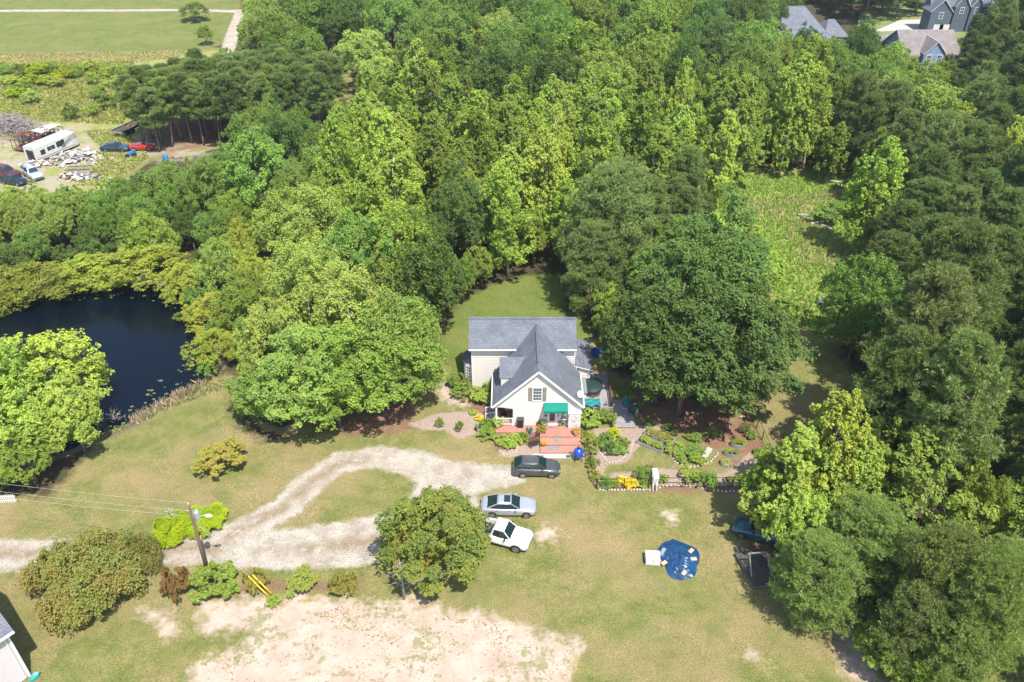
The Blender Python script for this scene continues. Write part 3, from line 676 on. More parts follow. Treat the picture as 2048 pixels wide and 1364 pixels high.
# ---- rough scrub of the meadow, young growth edges
scrub = [(20, 150), (45, 155), (75, 152), (110, 150), (150, 152), (130, 158), (180, 165), (210, 150), (240, 150), (60, 175), (30, 195), (90, 172), (210, 160), (175, 140), (250, 160), (20, 170), (120, 170), (40, 185), (200, 200), (70, 205), (215, 215), (155, 148), (100, 142), (5, 140), (235, 170)]
for i, (x, y) in enumerate(scrub):
    atbase('small', x+rnd.uniform(-6, 6), y+rnd.uniform(-4, 4), rnd.uniform(1.6, 3), rnd.uniform(26, 50), rnd.choice(['YG', 'G', 'Y', 'MG', 'LIME']),
           'scrubby young bush in the weedy meadow above the scrap yard', group='young scrub bushes in the weedy meadow')
# pine stand beside the scrap yard
stand = [(292, 300), (330, 312), (350, 296), (425, 296), (500, 290), (640, 285), (690, 250), (630, 228), (540, 214), (470, 222), (400, 236), (320, 262), (280, 285)]
cnt = 0; SP = []
for _ in range(4000):
    bx, by = rnd.uniform(255, 700), rnd.uniform(150, 315)
    if not inpoly(bx, by, stand): continue
    x, y = P(bx, by)
    if any((x-a)**2+(y-b)**2 < 2.5**2 for a, b in SP): continue
    SP.append((x, y)); h = rnd.uniform(11.0, 13.0)
    plant('young_pine', x, y, h, rnd.uniform(2.3, 3.2), rnd.choice(['P', 'P', 'PG', 'PL']), 'slender pine in the dense stand beside the scrap yard', 'pines of the dense stand beside the scrap yard')
    cnt += 1
    if cnt > 220: break
# ---- general woods: species taken from the nearest colour seed
SEEDS = [(520, 60, 'oak', 'SG'), (600, 40, 'oak', 'MG'), (680, 30, 'oak', 'D'), (760, 40, 'oak', 'MG'), (740, 90, 'oak', 'S'), (820, 20, 'oak', 'MG'), (860, 110, 'tulip', 'G'),
 (900, 40, 'oak', 'D'), (1080, 40, 'oak', 'MG'), (1180, 50, 'maple', 'G'), (1250, 30, 'oak', 'MG'), (1330, 20, 'maple', 'G'), (1130, 90, 'oak', 'D'), (1230, 90, 'maple', 'G'),
 (1420, 30, 'oak', 'D'), (1480, 60, 'oak', 'MG'), (1560, 60, 'oak', 'MG'), (1600, 100, 'tulip', 'YG'), (1530, 130, 'maple', 'G'), (1700, 110, 'oak', 'MG'), (1740, 20, 'oak', 'D'), (1640, 20, 'oak', 'D'),
 (1850, 150, 'maple', 'G'), (1960, 130, 'loblolly_pine', 'PG'), (2020, 60, 'loblolly_pine', 'P'), (2020, 160, 'loblolly_pine', 'P'), (1830, 220, 'loblolly_pine', 'PG'), (1760, 180, 'loblolly_pine', 'PG'),
 (1660, 160, 'tulip', 'G'), (1580, 200, 'tulip', 'G'), (1500, 180, 'tulip', 'G'), (1600, 280, 'maple', 'G'), (1500, 290, 'maple', 'YG'), (1700, 270, 'tulip', 'G'), (1430, 260, 'oak', 'MG'),
 (1400, 130, 'tulip', 'G'), (1420, 190, 'tulip', 'YG'), (1280, 150, 'tulip', 'G'), (1300, 240, 'tulip', 'G'), (1350, 300, 'loblolly_pine', 'PG'), (1300, 330, 'loblolly_pine', 'PG'), (1400, 350, 'loblolly_pine', 'PG'), (1380, 230, 'tulip', 'YG'),
 (1230, 210, 'tulip', 'G'), (1180, 250, 'tulip', 'YG'), (1170, 180, 'tulip', 'YG'), (1060, 170, 'tulip', 'YG'), (1010, 200, 'tulip', 'G'), (980, 260, 'tulip', 'YG'), (1000, 330, 'tulip', 'YG'), (1100, 300, 'tulip', 'Y'),
 (1150, 330, 'tulip', 'YG'), (1060, 380, 'maple', 'YG'), (1100, 430, 'maple', 'G'), (1040, 450, 'maple', 'YG'), (960, 420, 'maple', 'YG'), (900, 260, 'tulip', 'G'), (870, 200, 'tulip', 'G'), (830, 170, 'tulip', 'YG'),
 (820, 250, 'tulip', 'YG'), (850, 320, 'oak', 'MG'), (800, 330, 'maple', 'YG'), (700, 250, 'tulip', 'YG'), (660, 280, 'maple', 'MG'), (600, 250, 'oak', 'MG'), (560, 270, 'oak', 'SG'), (480, 270, 'oak', 'MG'), (520, 330, 'oak', 'D'),
 (600, 330, 'oak', 'MG'), (560, 400, 'oak', 'S'), (460, 370, 'oak', 'MG'), (400, 350, 'oak', 'MG'), (350, 370, 'maple', 'MG'), (280, 390, 'oak', 'MG'), (200, 400, 'oak', 'MG'), (120, 400, 'oak', 'SG'), (40, 410, 'birch', 'S'),
 (60, 460, 'oak', 'MG'), (160, 460, 'oak', 'D'), (250, 450, 'oak', 'MG'), (360, 430, 'oak', 'D'), (430, 440, 'birch', 'S'), (480, 460, 'birch', 'W'), (420, 500, 'maple', 'MG'), (400, 400, 'oak', 'D'), (700, 400, 'maple', 'MG'),
 (760, 450, 'maple', 'YG'), (850, 470, 'oak', 'D'), (930, 480, 'maple', 'G'), (1000, 500, 'maple', 'YG'), (860, 560, 'maple', 'G'), (1080, 500, 'maple', 'G'),
 (1850, 330, 'loblolly_pine', 'P'), (1950, 320, 'loblolly_pine', 'P'), (2030, 350, 'loblolly_pine', 'P'), (1830, 420, 'loblolly_pine', 'P'), (1900, 420, 'loblolly_pine', 'P'), (2000, 500, 'loblolly_pine', 'P'), (1800, 520, 'loblolly_pine', 'P'),
 (1950, 620, 'loblolly_pine', 'PG'), (2040, 650, 'loblolly_pine', 'P'), (1780, 600, 'maple', 'G'), (1750, 680, 'oak', 'D'), (1860, 700, 'loblolly_pine', 'PG'), (2000, 800, 'loblolly_pine', 'PG'), (1950, 900, 'loblolly_pine', 'P'),
 (1900, 980, 'maple', 'G'), (1950, 1050, 'full_pine', 'PL'), (1850, 1050, 'full_pine', 'PG'), (2000, 1150, 'full_pine', 'PL'), (1900, 1250, 'full_pine', 'PL'), (2040, 1000, 'maple', 'G'), (2040, 1300, 'full_pine', 'PG'),
 (1700, 900, 'maple', 'G'), (1650, 950, 'maple', 'G'), (1340, 430, 'oak', 'MG'), (1480, 400, 'maple', 'YG')]
def side_word(px, py):
    if py > 560: return 'left of the house' if px < 900 else ('in the right-hand wood level with the garden' if py < 1000 else 'in the right-hand wood near the bottom')
    if px > 1720: return ('in the top right corner wood' if py < 170 else 'right of the tall grass clearing' if py < 430 else 'above the right lawn strip')
    if px < 520: return 'along the lower edge of the scrap yard' if 330 < py < 400 else 'in the strip above the pond' if py >= 400 else 'by the far field'
    if py < 110: return 'behind the pine stand at the top' if px < 760 else 'at the top of the wood, middle' if px < 1250 else 'at the top near the grey-roofed house'
    if px < 760: return 'in the wood right of the pine stand'
    if px < 1000: return 'in the wood above the back lawn'
    if px < 1240: return 'in the middle of the wood'
    if px < 1480: return 'in the wood above the grey-green pines'
    return 'in the wood above the tall grass clearing'
def side_word_old(px, py):
    if py > 560: return 'left of the house' if px < 900 else 'in the right-hand wood below the middle'
    if px > 1720: return 'in the wood at the upper right'
    if px < 520: return 'between the pond and the scrap yard'
    if py < 110: return 'at the far top of the wood'
    return 'in the wood behind the house'
DESC = {'tulip': 'upright pointed tree', 'oak': 'round-crowned tree', 'birch': 'soft feathery tree', 'maple': 'leafy spreading tree', 'small': 'low shrubby tree',
        'loblolly_pine': 'tall pine', 'full_pine': 'broad low-branched pine', 'young_pine': 'slender pine'}
COLW = {'Y': 'yellow', 'YG': 'yellow-green', 'G': 'bright green', 'MG': 'mid-green', 'D': 'dark green', 'S': 'pale grey-green', 'SG': 'soft green', 'W': 'willow-green', 'P': 'dark', 'PG': 'grey-green', 'PL': 'pale green', 'OLV': 'olive'}
SEE = [(470, 130), (420, 150), (520, 140), (590, 160), (560, 195), (480, 200), (620, 190), (400, 190), (360, 260), (390, 270), (1590, 60), (1600, 40), (1640, 30), (1660, 55), (1620, 22), (1680, 60), (1765, 82), (1790, 85), (1830, 95), (1870, 100), (1900, 90), (1910, 110), (1880, 30), (1875, 50), (1780, 60), (1820, 52),
       (472, 40), (465, 75), (452, 95), (415, 70), (395, 25), (670, 170), (690, 185), (1450, 405), (1440, 420), (1500, 380), (1590, 500), (1575, 520), (1560, 480), (1605, 530), (1600, 590), (1620, 560), (1630, 600), (1625, 640), (1640, 700), (1690, 770)]
def blocked(x, y, h, r):
    cx_, cy_ = Jp(x, y, h*.62); k_ = F/(y*c_-(h*.6-CAMH)*s_); 
    for px, py in SEE:
        if ((px-cx_)/(r*k_*1.0))**2+((py-cy_)/(h*.42*k_*.9))**2 < 1: return True
    for t, q in ((0.04, .3), (.3, .85), (.6, .95), (.8, .7), (.97, 0)):
        for sx in ((-1, -.5, 0, .5, 1) if q else (0,)):
            px, py = Jp(x+sx*r*q, y-(r*q if sx == 0 else 0), h*t)
            for c in CLR_PX:
                if inpoly(px, py, c): return True
    return False
HOUSES_W = [(1700, 75, 16), (1620, 50, 13), (1850, 100, 13), (1935, 45, 13), (975, 170, 5)]
HW = [(*P(a, b), c) for a, b, c in HOUSES_W]
cells = {}
def near(x, y, rr):
    ci, cj = int(x//8), int(y//8)
    for i in (ci-1, ci, ci+1):
        for j in (cj-1, cj, cj+1):
            for a, b, c in cells.get((i, j), ()):
                if (a-x)**2+(b-y)**2 < ((rr+c)*(.62 if y < 140 else .68))**2: return True
    return False
for x, y, r, h in PLACED: cells.setdefault((int(x//8), int(y//8)), []).append((x, y, r))
nfill = 0; KC = {}
for it in range(30000):
    x = rnd.uniform(-160, 160); y = rnd.uniform(34, 285)
    if abs(x) > .78*y+18: continue
    if any((x-a)**2+(y-b)**2 < c*c for a, b, c in HW): continue
    gx_, gy_ = Jp(x, y)
    if gy_ > 1560: continue
    for hs in (1.0, .75, .5, .3, .17):
        h0 = 16.5 if y > 95 else 14; h = h0*hs*rnd.uniform(.82, 1.12)
        px, py = Jp(x, y, h)
        if not (-150 < px < 2200): break
        s = min(SEEDS, key=lambda q: (q[0]-px)**2+(1.3*(q[1]-py))**2); kd, tn = s[2], s[3]
        if px < 520 and py > 330 and hs > .55: continue       # low growth between yard and pond
        if rnd.random() < .13: tn = rnd.choice({'YG': ['Y', 'G'], 'Y': ['YG'], 'G': ['YG', 'MG'], 'MG': ['G', 'D'], 'D': ['MG'], 'P': ['PG'], 'PG': ['P'], 'PL': ['PG'], 'S': ['SG'], 'SG': ['S', 'G'], 'W': ['YG']}.get(tn, [tn]))
        if kd == 'loblolly_pine' and hs < .5: kd = 'maple'; tn = 'G'
        if hs <= .3: kd = 'small'
        if KC.get(kd, 0) >= (170 if kd == 'small' and not (px < 520 and py > 330) else 295):
            if kd == 'small': break
            kd = {'oak': 'maple', 'loblolly_pine': 'full_pine', 'maple': 'birch', 'tulip': 'maple'}.get(kd, kd)
        r = {'tulip': .23, 'oak': .34, 'birch': .36, 'maple': .36, 'small': .5, 'loblolly_pine': .23, 'full_pine': .34}[kd]*h*rnd.uniform(.88, 1.15)
        if near(x, y, r): continue
        if blocked(x, y, h, r): continue
        lab = f"{'tall' if hs == 1 else 'medium' if hs > .4 else 'low'} {COLW.get(tn, 'green')} {DESC[kd].replace('tall ', '').replace('low ', '')} {side_word(px, py)}"
        plant(kd, x, y, h, r, tn, lab, group=lab.replace('tree', 'trees').replace('pine ', 'pines '))
        cells.setdefault((int(x//8), int(y//8)), []).append((x, y, r)); nfill += 1; KC[kd] = KC.get(kd, 0)+1
        break
print('fill trees', nfill, KC, 'stand', cnt)
# ------------------------------------------------------------------ building materials
def shingles(name, col, var=.13):
    m, nt, b = newmat(name); tc = N(nt, 'ShaderNodeTexCoord').outputs['Object']
    sp = N(nt, 'ShaderNodeSeparateXYZ'); nt.links.new(tc, sp.inputs[0])
    cb = N(nt, 'ShaderNodeCombineXYZ'); nt.links.new(math_(nt, 'ADD', sp.outputs[0], math_(nt, 'MULTIPLY', sp.outputs[1], 1.0)), cb.inputs[0]); nt.links.new(math_(nt, 'MULTIPLY', sp.outputs[2], 1.35), cb.inputs[1])
    br = N(nt, 'ShaderNodeTexBrick'); nt.links.new(cb.outputs[0], br.inputs['Vector'])
    for k, v in (('Scale', 1), ('Mortar Size', .012), ('Brick Width', .33), ('Row Height', .17), ('Bias', 0)): br.inputs[k].default_value = v
    br.inputs['Color1'].default_value = tuple(x*(1-var) for x in col)+(1,); br.inputs['Color2'].default_value = tuple(x*(1+var) for x in col)+(1,)
    br.inputs['Mortar'].default_value = tuple(x*.5 for x in col)+(1,)
    n2 = noise(nt, tc, 22, 2); n1 = noise(nt, tc, .6, 4)
    c = mixc(nt, 1.0, br.outputs[0], mixc(nt, ramp(nt, n2, .3, .7), (.75, .75, .75), (1.25, 1.25, 1.25)), 'MULTIPLY')
    c = mixc(nt, 1.0, c, mixc(nt, ramp(nt, n1, .35, .65), (.85, .85, .86), (1.12, 1.11, 1.1)), 'MULTIPLY')
    nt.links.new(c, b.inputs['Base Color']); b.inputs['Roughness'].default_value = .85
    bump(nt, math_(nt, 'ADD', br.outputs['Fac'], n2), -.5, .02, b); return m
ROOF = shingles('slate_grey_shingles', (.142, .155, .180))
ROOF_T = shingles('taupe_shingles', (.21, .185, .175)); ROOF_B = shingles('blue_grey_shingles', (.15, .16, .19))
CREAM = mat('cream_siding', (.63, .585, .53), .6, 0, .05, .8, 30)
BLUEW = mat('blue_siding', (.22, .30, .40), .6, 0, .06, .8); SLATEW = mat('slate_siding', (.10, .13, .17), .6, 0, .06, .8)
GREYW = mat('grey_siding', (.50, .46, .46), .6, 0, .05, .8); TANW = mat('tan_siding', (.55, .50, .42), .6, 0, .05, .8)
DECKR = mat('red_brick_stain', (.40, .19, .14), .75, 0, .16, 1.5, 18, .004, dirt=(.38, .20, .155))
DECKG = mat('grey_deck_boards', (.27, .255, .25), .85, 0, .3, 1.5, 18, .006)
SHUT = mat('olive_shutter', (.24, .23, .17), .6); GREENA = mat('green_awning', (.004, .19, .135), .6, 0, .08, 2, 50, spec=.25)
BROWN = mat('brown_wood', (.14, .075, .05), .6); TEAL = mat('teal_cloth', (.015, .20, .20), .7, 0, .25, 3)
DARKT = mat('dark_green_cover', (.012, .035, .032), .6, 0, .4, 3, bmp=.02); SAND = mat('sand_cushion', (.50, .42, .31), .8)
BLUEC = mat('blue_enamel', (.01, .06, .42), .15, 0, .1, spec=.7, coat=.8); TARP = mat('blue_tarp', (.008, .05, .13), .32, 0, .5, 1.2, 12, .02, spec=.7)
TERRA = mat('terracotta', (.42, .20, .11), .8); PAVER = mat('tan_paver', (.55, .38, .25), .85); YELLOW = mat('yellow_plastic', (.78, .50, .02), .45)
CREO = mat('creosote_pole', (.15, .09, .065), .85, 0, .35, 1, 20, .01); BLACKM = mat('black_metal', (.025, .022, .02), .5); RUST = mat('rust', (.20, .075, .035), .85, 0, .5, 3, 20, .01)
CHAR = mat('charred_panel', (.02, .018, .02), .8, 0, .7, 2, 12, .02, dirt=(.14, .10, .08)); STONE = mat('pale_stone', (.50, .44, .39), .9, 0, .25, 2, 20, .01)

def siding(mb, p0, p1, zb, zt, m, span=None, step=.19):
    """lap boards from p0 to p1; the outside is on the right-hand side"""
    p0, p1 = Vector(p0), Vector(p1); d = p1-p0; L = d.length; d /= L; n = Vector((d.y, -d.x)); z = zb
    while z < zt-1e-4:
        z2 = min(z+step, zt); a0, b0 = span(z) if span else (0, L); a1, b1 = span(z2) if span else (0, L)
        if b0 > a0+.02:
            if b1 < a1: a1 = b1 = (a1+b1)/2
            q = lambda s, zz, o: (p0.x+d.x*s+n.x*o, p0.y+d.y*s+n.y*o, zz)
            mb.poly([q(a0, z, .05), q(b0, z, .05), q(b1, z2, .006), q(a1, z2, .006)], m)
            mb.poly([q(a0, z, .0), q(b0, z, .0), q(b0, z, .05), q(a0, z, .05)], m)
        z = z2
def slab(mb, a, b, c, d, t, m, medge=None):
    a, b, c, d = map(Vector, (a, b, c, d)); n = (b-a).cross(d-a).normalized()
    if n.z < 0: n = -n
    lo = [p-n*t for p in (a, b, c, d)]; top = [a, b, c, d]
    mb.poly(top if (b-a).cross(d-a).z > 0 else top[::-1], m); mb.poly(lo[::-1], medge or m)
    for i in range(4): j = (i+1) % 4; mb.poly([lo[i], lo[j], top[j], top[i]], medge or m)
def window(parent, c, w, h, nrm, grid=(2, 3), shutters=None, g=wglass, trim=.1, name='window'):
    """a framed window centred at c on an upright wall with outward normal nrm (x, y)"""
    nrm = Vector((nrm[0], nrm[1], 0)).normalized(); t = Vector((-nrm.y, nrm.x, 0)); c = Vector(c)
    rz = math.atan2(t.y, t.x); mb = MB()
    for s in (-1, 1): mb.box(c+t*s*(w/2+trim/2)+nrm*.045, (trim, .08, h+2*trim), white, rz)
    for s in (-1, 1): mb.box(c+Vector((0, 0, s*(h/2+trim/2)))+nrm*.047, (w, .08, trim), white, rz)
    mb.box(c+nrm*.05, (w, .03, .05), white, rz)
    for i in range(1, grid[0]): mb.box(c+t*(-w/2+w*i/grid[0])+nrm*.052, (.025, .02, h), white, rz)
    for i in range(1, grid[1]): mb.box(c+Vector((0, 0, -h/2+h*i/grid[1]))+nrm*.0515, (w, .02, .025), white, rz)
    o = mb.build(name, parent); q = MB(); q.box(c+nrm*.035, (w, .012, h), g, rz); q.build('pane', o)
    if shutters:
        for s in (-1, 1):
            q = MB(); cc = c+t*s*(w/2+trim+shutters/2+.01)+nrm*.045; q.box(cc, (shutters, .04, h+trim), SHUT, rz)
            k = int(h/.09)
            for i in range(k): q.box(cc+nrm*.022+Vector((0, 0, -h/2+(i+.5)*h/k)), (shutters-.08, .02, .045), SHUT, rz)
            q.build('shutter', parent)
    return o
# ------------------------------------------------------------------ the house
HX0, HX1 = P(992, 850, .5)[0], P(1158, 850, .5)[0]; HY = P(992, 850, .5)[1]; DZ = .5
AP = FW(1076, 743, HY-.3); RX = (HX0+HX1)/2; RZ = AP[1]; EZ = FW(985, 814, HY-.3)[1]; EX0, EX1 = HX0-.36, HX1+.34
SL = (RZ-EZ)/(RX-EX0); WY = P(945, 773, .3)[1]; WX0, WX1 = FW(944, 720, WY)[0], FW(1149, 720, WY)[0]
house = thing('house', 'cream house with steep grey roofs, front gable and small green awning', 'house', (0, 0, 0))
w = MB()
XW = FW(1026, 830, HY)[0]                                 # where the open corner porch ends
half = lambda z: (RZ-.16-z)/SL
def gspan(z):
    lo = max(0, (RX-half(z))-HX0); hi = min(HX1-HX0, RX+half(z)-HX0)
    if z < 2.72: lo = max(lo, XW-HX0)
    return lo, hi
siding(w, (HX0, HY), (HX1, HY), .15, RZ-.2, CREAM, gspan, .19)
siding(w, (HX1, HY), (HX1, WY), .15, EZ+.15, CREAM)
siding(w, (XW, HY+2.4), (XW, HY), .15, 2.9, CREAM)
siding(w, (HX0+.9, WY), (HX0+.9, HY+2.4), .15, EZ+1, CREAM)
siding(w, (HX0+.9, HY+2.4), (XW, HY+2.4), .15, 2.9, CREAM)
w.box(((XW+HX1)/2, HY+.15, 1.6), (HX1-XW-.02, .2, 3.1), CREAM)
w.poly([(HX0+.02, HY+.12, 2.75), (HX1, HY+.12, 2.75), (HX1, HY+.12, EZ+.1), (RX, HY+.12, RZ-.2), (HX0+.02, HY+.12, EZ+.1)], CREAM)
w.box((HX0-.02+.08, HY+.03, 1.7), (.16, .16, 2.5), white); w.box((HX1+.0, HY-.03, 1.75), (.12, .12, 3.1), white)
w.box((HX0+(XW-HX0)/2, HY+1.2, 2.76), (XW-HX0+.1, 2.4, .06), white)                       # porch ceiling
w.build('front_wall', house)
w = MB(); siding(w, (WX0, WY), (WX1, WY), .15, 5.3, CREAM); siding(w, (WX0, WY+4.1), (WX0, WY), .15, 5.3, CREAM); siding(w, (WX1, WY), (WX1, WY+4.1), .15, 5.3, CREAM)
siding(w, (WX1, WY+4.1), (WX0, WY+4.1), .15, 5.3, CREAM)
WE = WY-.35; WEZ = FW(937, 699, WE)[1]; wr = [(z, P(1045, 636, z)[1]) for z in (7.0, 7.3, 7.6, 7.75, 7.9)]; WRZ, WRY = 7.72, P(1045, 636, 7.72)[1]; WB = 2*WRY-WE
for xx, s in ((WX0+.01, -1), (WX1-.01, 1)):
    q = [(xx, WY, 5.2), (xx, WY+4.1, 5.2), (xx, WRY, WRZ-.25)]; w.poly(q, CREAM)
w.box((WX0-.01, WY-.02, 2.75), (.1, .1, 5.2), white); w.box((WX1+.01, WY-.02, 2.75), (.1, .1, 5.2), white)
w.build('rear_wing_wall', house)
r = MB(); X0, X1 = FW(937, 699, WE)[0], FW(1153.5, 695, WE)[0]
slab(r, (X0, WE, WEZ), (X1, WE, WEZ), (X1, WRY, WRZ), (X0, WRY, WRZ), .14, ROOF, white); slab(r, (X1, WB, WEZ), (X0, WB, WEZ), (X0, WRY+.003, WRZ), (X1, WRY+.003, WRZ), .14, ROOF, white)
r.box(((X0+X1)/2, WRY, WRZ+.01), (X1-X0, .3, .05), ROOF); r.build('rear_wing_roof', house)
r = MB(); YE = WRY-.3; slab(r, (EX0, HY-.3, EZ), (RX, HY-.3, RZ), (RX, YE, RZ), (EX0, YE-2.9, EZ), .13, ROOF, white)
slab(r, (RX+.003, HY-.3, RZ), (EX1, HY-.3, EZ), (EX1, YE-2.9, EZ), (RX+.003, YE, RZ), .13, ROOF, white)
r.build('front_roof', house)
v = MB(); v.box((RX, (HY+WY)/2+.6, RZ+.03), (.26, WY-HY-1.2, .07), mat('ridge_vent_brown', (.11, .10, .115), .8)); v.build('ridge_vent', house)
t = MB()
for x0, x1, z0, z1 in ((EX0, RX, EZ, RZ), (RX, EX1, RZ, EZ)): t.bar((x0, HY-.33, z0-.09), (x1, HY-.33, z1-.09), .05, .2, white)
t.build('rake_trim', house)
g = MB()
for a, b in (((EX0-.05, HY-.3, EZ-.08), (EX0-.05, YE-2.9, EZ-.08)), ((EX1+.05, HY-.3, EZ-.08), (EX1+.05, YE-2.9, EZ-.08)), ((X0, WE-.06, WEZ-.06), (X1, WE-.06, WEZ-.06))): g.bar(a, b, .11, .11, white)
g.bar((EX1, HY-.04, EZ-.1), (EX1-.25, HY-.04, EZ-.45), .07, .07, white); g.bar((HX1+.1, HY-.06, EZ-.45), (HX1+.1, HY-.06, .4), .07, .07, white); g.build('gutter', house)
# dormer facing west
def ray_slope(px, py):                                   # sight line against the left roof slope
    lo, hi = P(px, py, EZ), P(px, py, RZ); best = None
    for i in range(400):
        z = EZ+(RZ-EZ)*i/399; x, y = P(px, py, z)
        if abs((EZ+(x-EX0)*SL)-z) < .03: return x, y, z
    return x, y, z
dx, dyy, dz = ray_slope(1002, 772); dze = FW(1001, 754, dyy)[1]; wd = .9
for k in range(60):
    if Jp(dx, dyy+wd, dze+wd*.75)[1] < 714.5: break
    wd += .03
dzr = dze+wd*.75; xi = lambda z: EX0+(z-EZ)/SL
d = MB(); Yn = dyy+2*wd
for yy in (dyy, Yn): d.poly([(dx, yy, dz-.1), (xi(dze)+.2, yy, dze+.05), (dx, yy, dze+.05)], CREAM)
d.poly([(dx, dyy, dz-.1), (dx, dyy, dze), (dx, dyy+wd, dzr), (dx, Yn, dze), (dx, Yn, dz-.1)], CREAM)
dm = d.build('dormer_wall', house)
d = MB(); slab(d, (dx-.15, dyy-.12, dze-.05), (xi(dze)+.1, dyy-.12, dze-.05), (xi(dzr)+.1, dyy+wd, dzr), (dx-.15, dyy+wd, dzr), .09, ROOF, white)
slab(d, (dx-.15, Yn+.12, dze-.05), (xi(dze)+.1, Yn+.12, dze-.05), (xi(dzr)+.1, dyy+wd+.003, dzr), (dx-.15, dyy+wd+.003, dzr), .09, ROOF, white); d.build('dormer_roof', house)
window(house, (dx, dyy+wd, (dz+dze)/2+.15), wd*.9, .9, (-1, 0))
# windows, door, awning of the front
wx, wz = FW(1074.7, 788, HY); window(house, (wx, HY-.01, wz), .78, 1.5, (0, -1), (3, 4), .38)
gl = mat('door_glass_brown', (.12, .05, .035), .3)
dxx, _ = FW(1104.5, 840, HY); door = MB(); door.box((dxx, HY-.05, DZ+1.05), (1.0, .08, 2.1), white); dr = door.build('door', house)
q = MB(); q.box((dxx-.02, HY-.1, DZ+1.25), (.52, .02, 1.35), gl); q.build('door_panel', dr); q = MB(); q.box((dxx+.36, HY-.11, DZ+1.0), (.05, .06, .14), chrome); q.build('handle', dr)
sx, sz = FW(1126, 833, HY); window(house, (sx, HY-.01, DZ+1.35), .62, 1.1, (0, -1), (1, 2))
fx, fz = FW(1092, 836, HY); window(house, (fx, HY-.01, DZ+1.5), .34, .8, (0, -1), (1, 2)); fx2 = FW(1117, 836, HY)[0]; window(house, (fx2, HY-.01, DZ+1.5), .3, .8, (0, -1), (1, 2))
a = MB(); ax0, az = FW(1087.5, 805, HY); ax1 = FW(1135.5, 805, HY)[0]; zo = FW(1110, 823, HY-1.0)[1]
slab(a, (ax0, HY-1.0, zo), (ax1, HY-1.0, zo), (ax1, HY-.03, az), (ax0, HY-.03, az), .03, GREENA); a.box(((ax0+ax1)/2, HY-1.02, zo-.11), (ax1-ax0, .03, .22), GREENA)
for xx in (ax0, ax1): a.poly([(xx, HY-1.0, zo), (xx, HY-.03, az), (xx, HY-.03, zo-.1), (xx, HY-1.0, zo-.2)], GREENA)
a.build('awning', house)
# bay window on the left wall
b = MB(); bx0 = WX0-.85; bw = [(WX0, WY+.25), (bx0, WY+.95), (bx0, WY+2.6), (WX0, WY+3.3)]
for (p, q_) in zip(bw[1:], bw[:-1]): siding(b, p, q_, .1, 2.9, CREAM)
b.build('bay_wall', house); b = MB(); rr = [(x-(.14 if x < WX0-.1 else 0), y) for x, y in bw]; top = [(WX0, WY+.9, 3.75), (WX0, WY+2.6, 3.75)]
b.poly([(*rr[0], 2.9), (WX0, WY+.9, 3.75), (*rr[1], 2.92)], ROOF); b.poly([(*rr[1], 2.92), (WX0, WY+.9, 3.75), (WX0, WY+2.6, 3.75), (*rr[2], 2.92)], ROOF); b.poly([(*rr[2], 2.92), (WX0, WY+2.6, 3.75), (*rr[3], 2.9)], ROOF)
b.build('bay_roof', house)
window(house, ((WX0+bx0)/2, WY+.6, 1.75), .6, 1.5, (-.7, -.85), (2, 4)); window(house, (bx0, WY+1.78, 1.75), 1.2, 1.5, (-1, 0), (3, 4))
# lean-to on the right
LX = P(1181, 700, 2.9)[0]; Ya, Yb = P(1165, 740, 2.8)[1], P(1165, 679, 3.0)[1]
l = MB(); slab(l, (WX1-.1, Ya, 3.35), (LX, Ya, 2.75), (LX, Yb, 2.75), (WX1-.1, Yb, 3.35), .12, ROOF_B, white); l.build('side_porch_roof', house)
l = MB(); siding(l, (WX1, Ya+.3), (LX-.25, Ya+.3), .2, 2.75, CREAM); siding(l, (LX-.25, Ya+.3), (LX-.25, Yb-.2), .2, 2.6, CREAM); l.build('side_porch_wall', house)
# chimney pipes
for px_, py_ in ((1085, 652),): 
    x, y = P(px_, py_, 7.0); q = MB(); q.tube([(x, y, 6.2), (x, y, 7.3)], .06, galv, 8); q.build('vent_pipe', house)
# front porch and steps
def boards(mb, x0, x1, y0, y1, z, m, along='x', wd=.14, th=.04):
    n = max(1, round(((y1-y0) if along == 'x' else (x1-x0))/wd)); 
    for i in range(n):
        e = rnd.uniform(-.002, .002)
        if along == 'x': w_ = (y1-y0)/n; mb.box(((x0+x1)/2, y0+(i+.5)*w_, z-th/2+e), (x1-x0, w_-.012, th), m)
        else: w_ = (x1-x0)/n; mb.box((x0+(i+.5)*w_, (y0+y1)/2, z-th/2+e), (w_-.012, y1-y0, th), m)
SX0 = P(1080, 880, .4)[0]; Y1 = P(0, 864.5, DZ)[1]; Y2 = P(0, 873, DZ)[1]; Y3 = P(0, 889, .34)[1]; Y4 = P(0, 905, .17)[1]
porch = thing('porch_deck', 'red-stained wooden porch with wide steps in front of the door', 'porch')
q = MB(); boards(q, HX0-.05, SX0, Y1, HY-.02, DZ, DECKR, 'y'); boards(q, SX0, HX1+.05, Y2, HY-.02, DZ, DECKR, 'y'); boards(q, HX0+.1, XW, HY, HY+2.3, DZ, DECKR, 'y'); o = q.build('porch_boards', porch); tag(o, kind='stuff')
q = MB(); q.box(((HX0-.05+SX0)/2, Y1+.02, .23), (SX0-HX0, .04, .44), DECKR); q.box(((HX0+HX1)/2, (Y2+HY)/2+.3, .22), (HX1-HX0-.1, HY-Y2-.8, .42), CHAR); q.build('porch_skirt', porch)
for ya, yb, z in ((Y2, Y2, DZ), (Y3, Y2, .34), (Y4, Y3, .17)):
    q = MB(); q.box(((SX0+HX1)/2, ya+.02, z-.11), (HX1-SX0+.1, .04, .13), DECKR)
    if yb > ya: boards(q, SX0, HX1+.05, ya, yb-.005, z, DECKR, 'x', .15)
    q.build('step', porch)
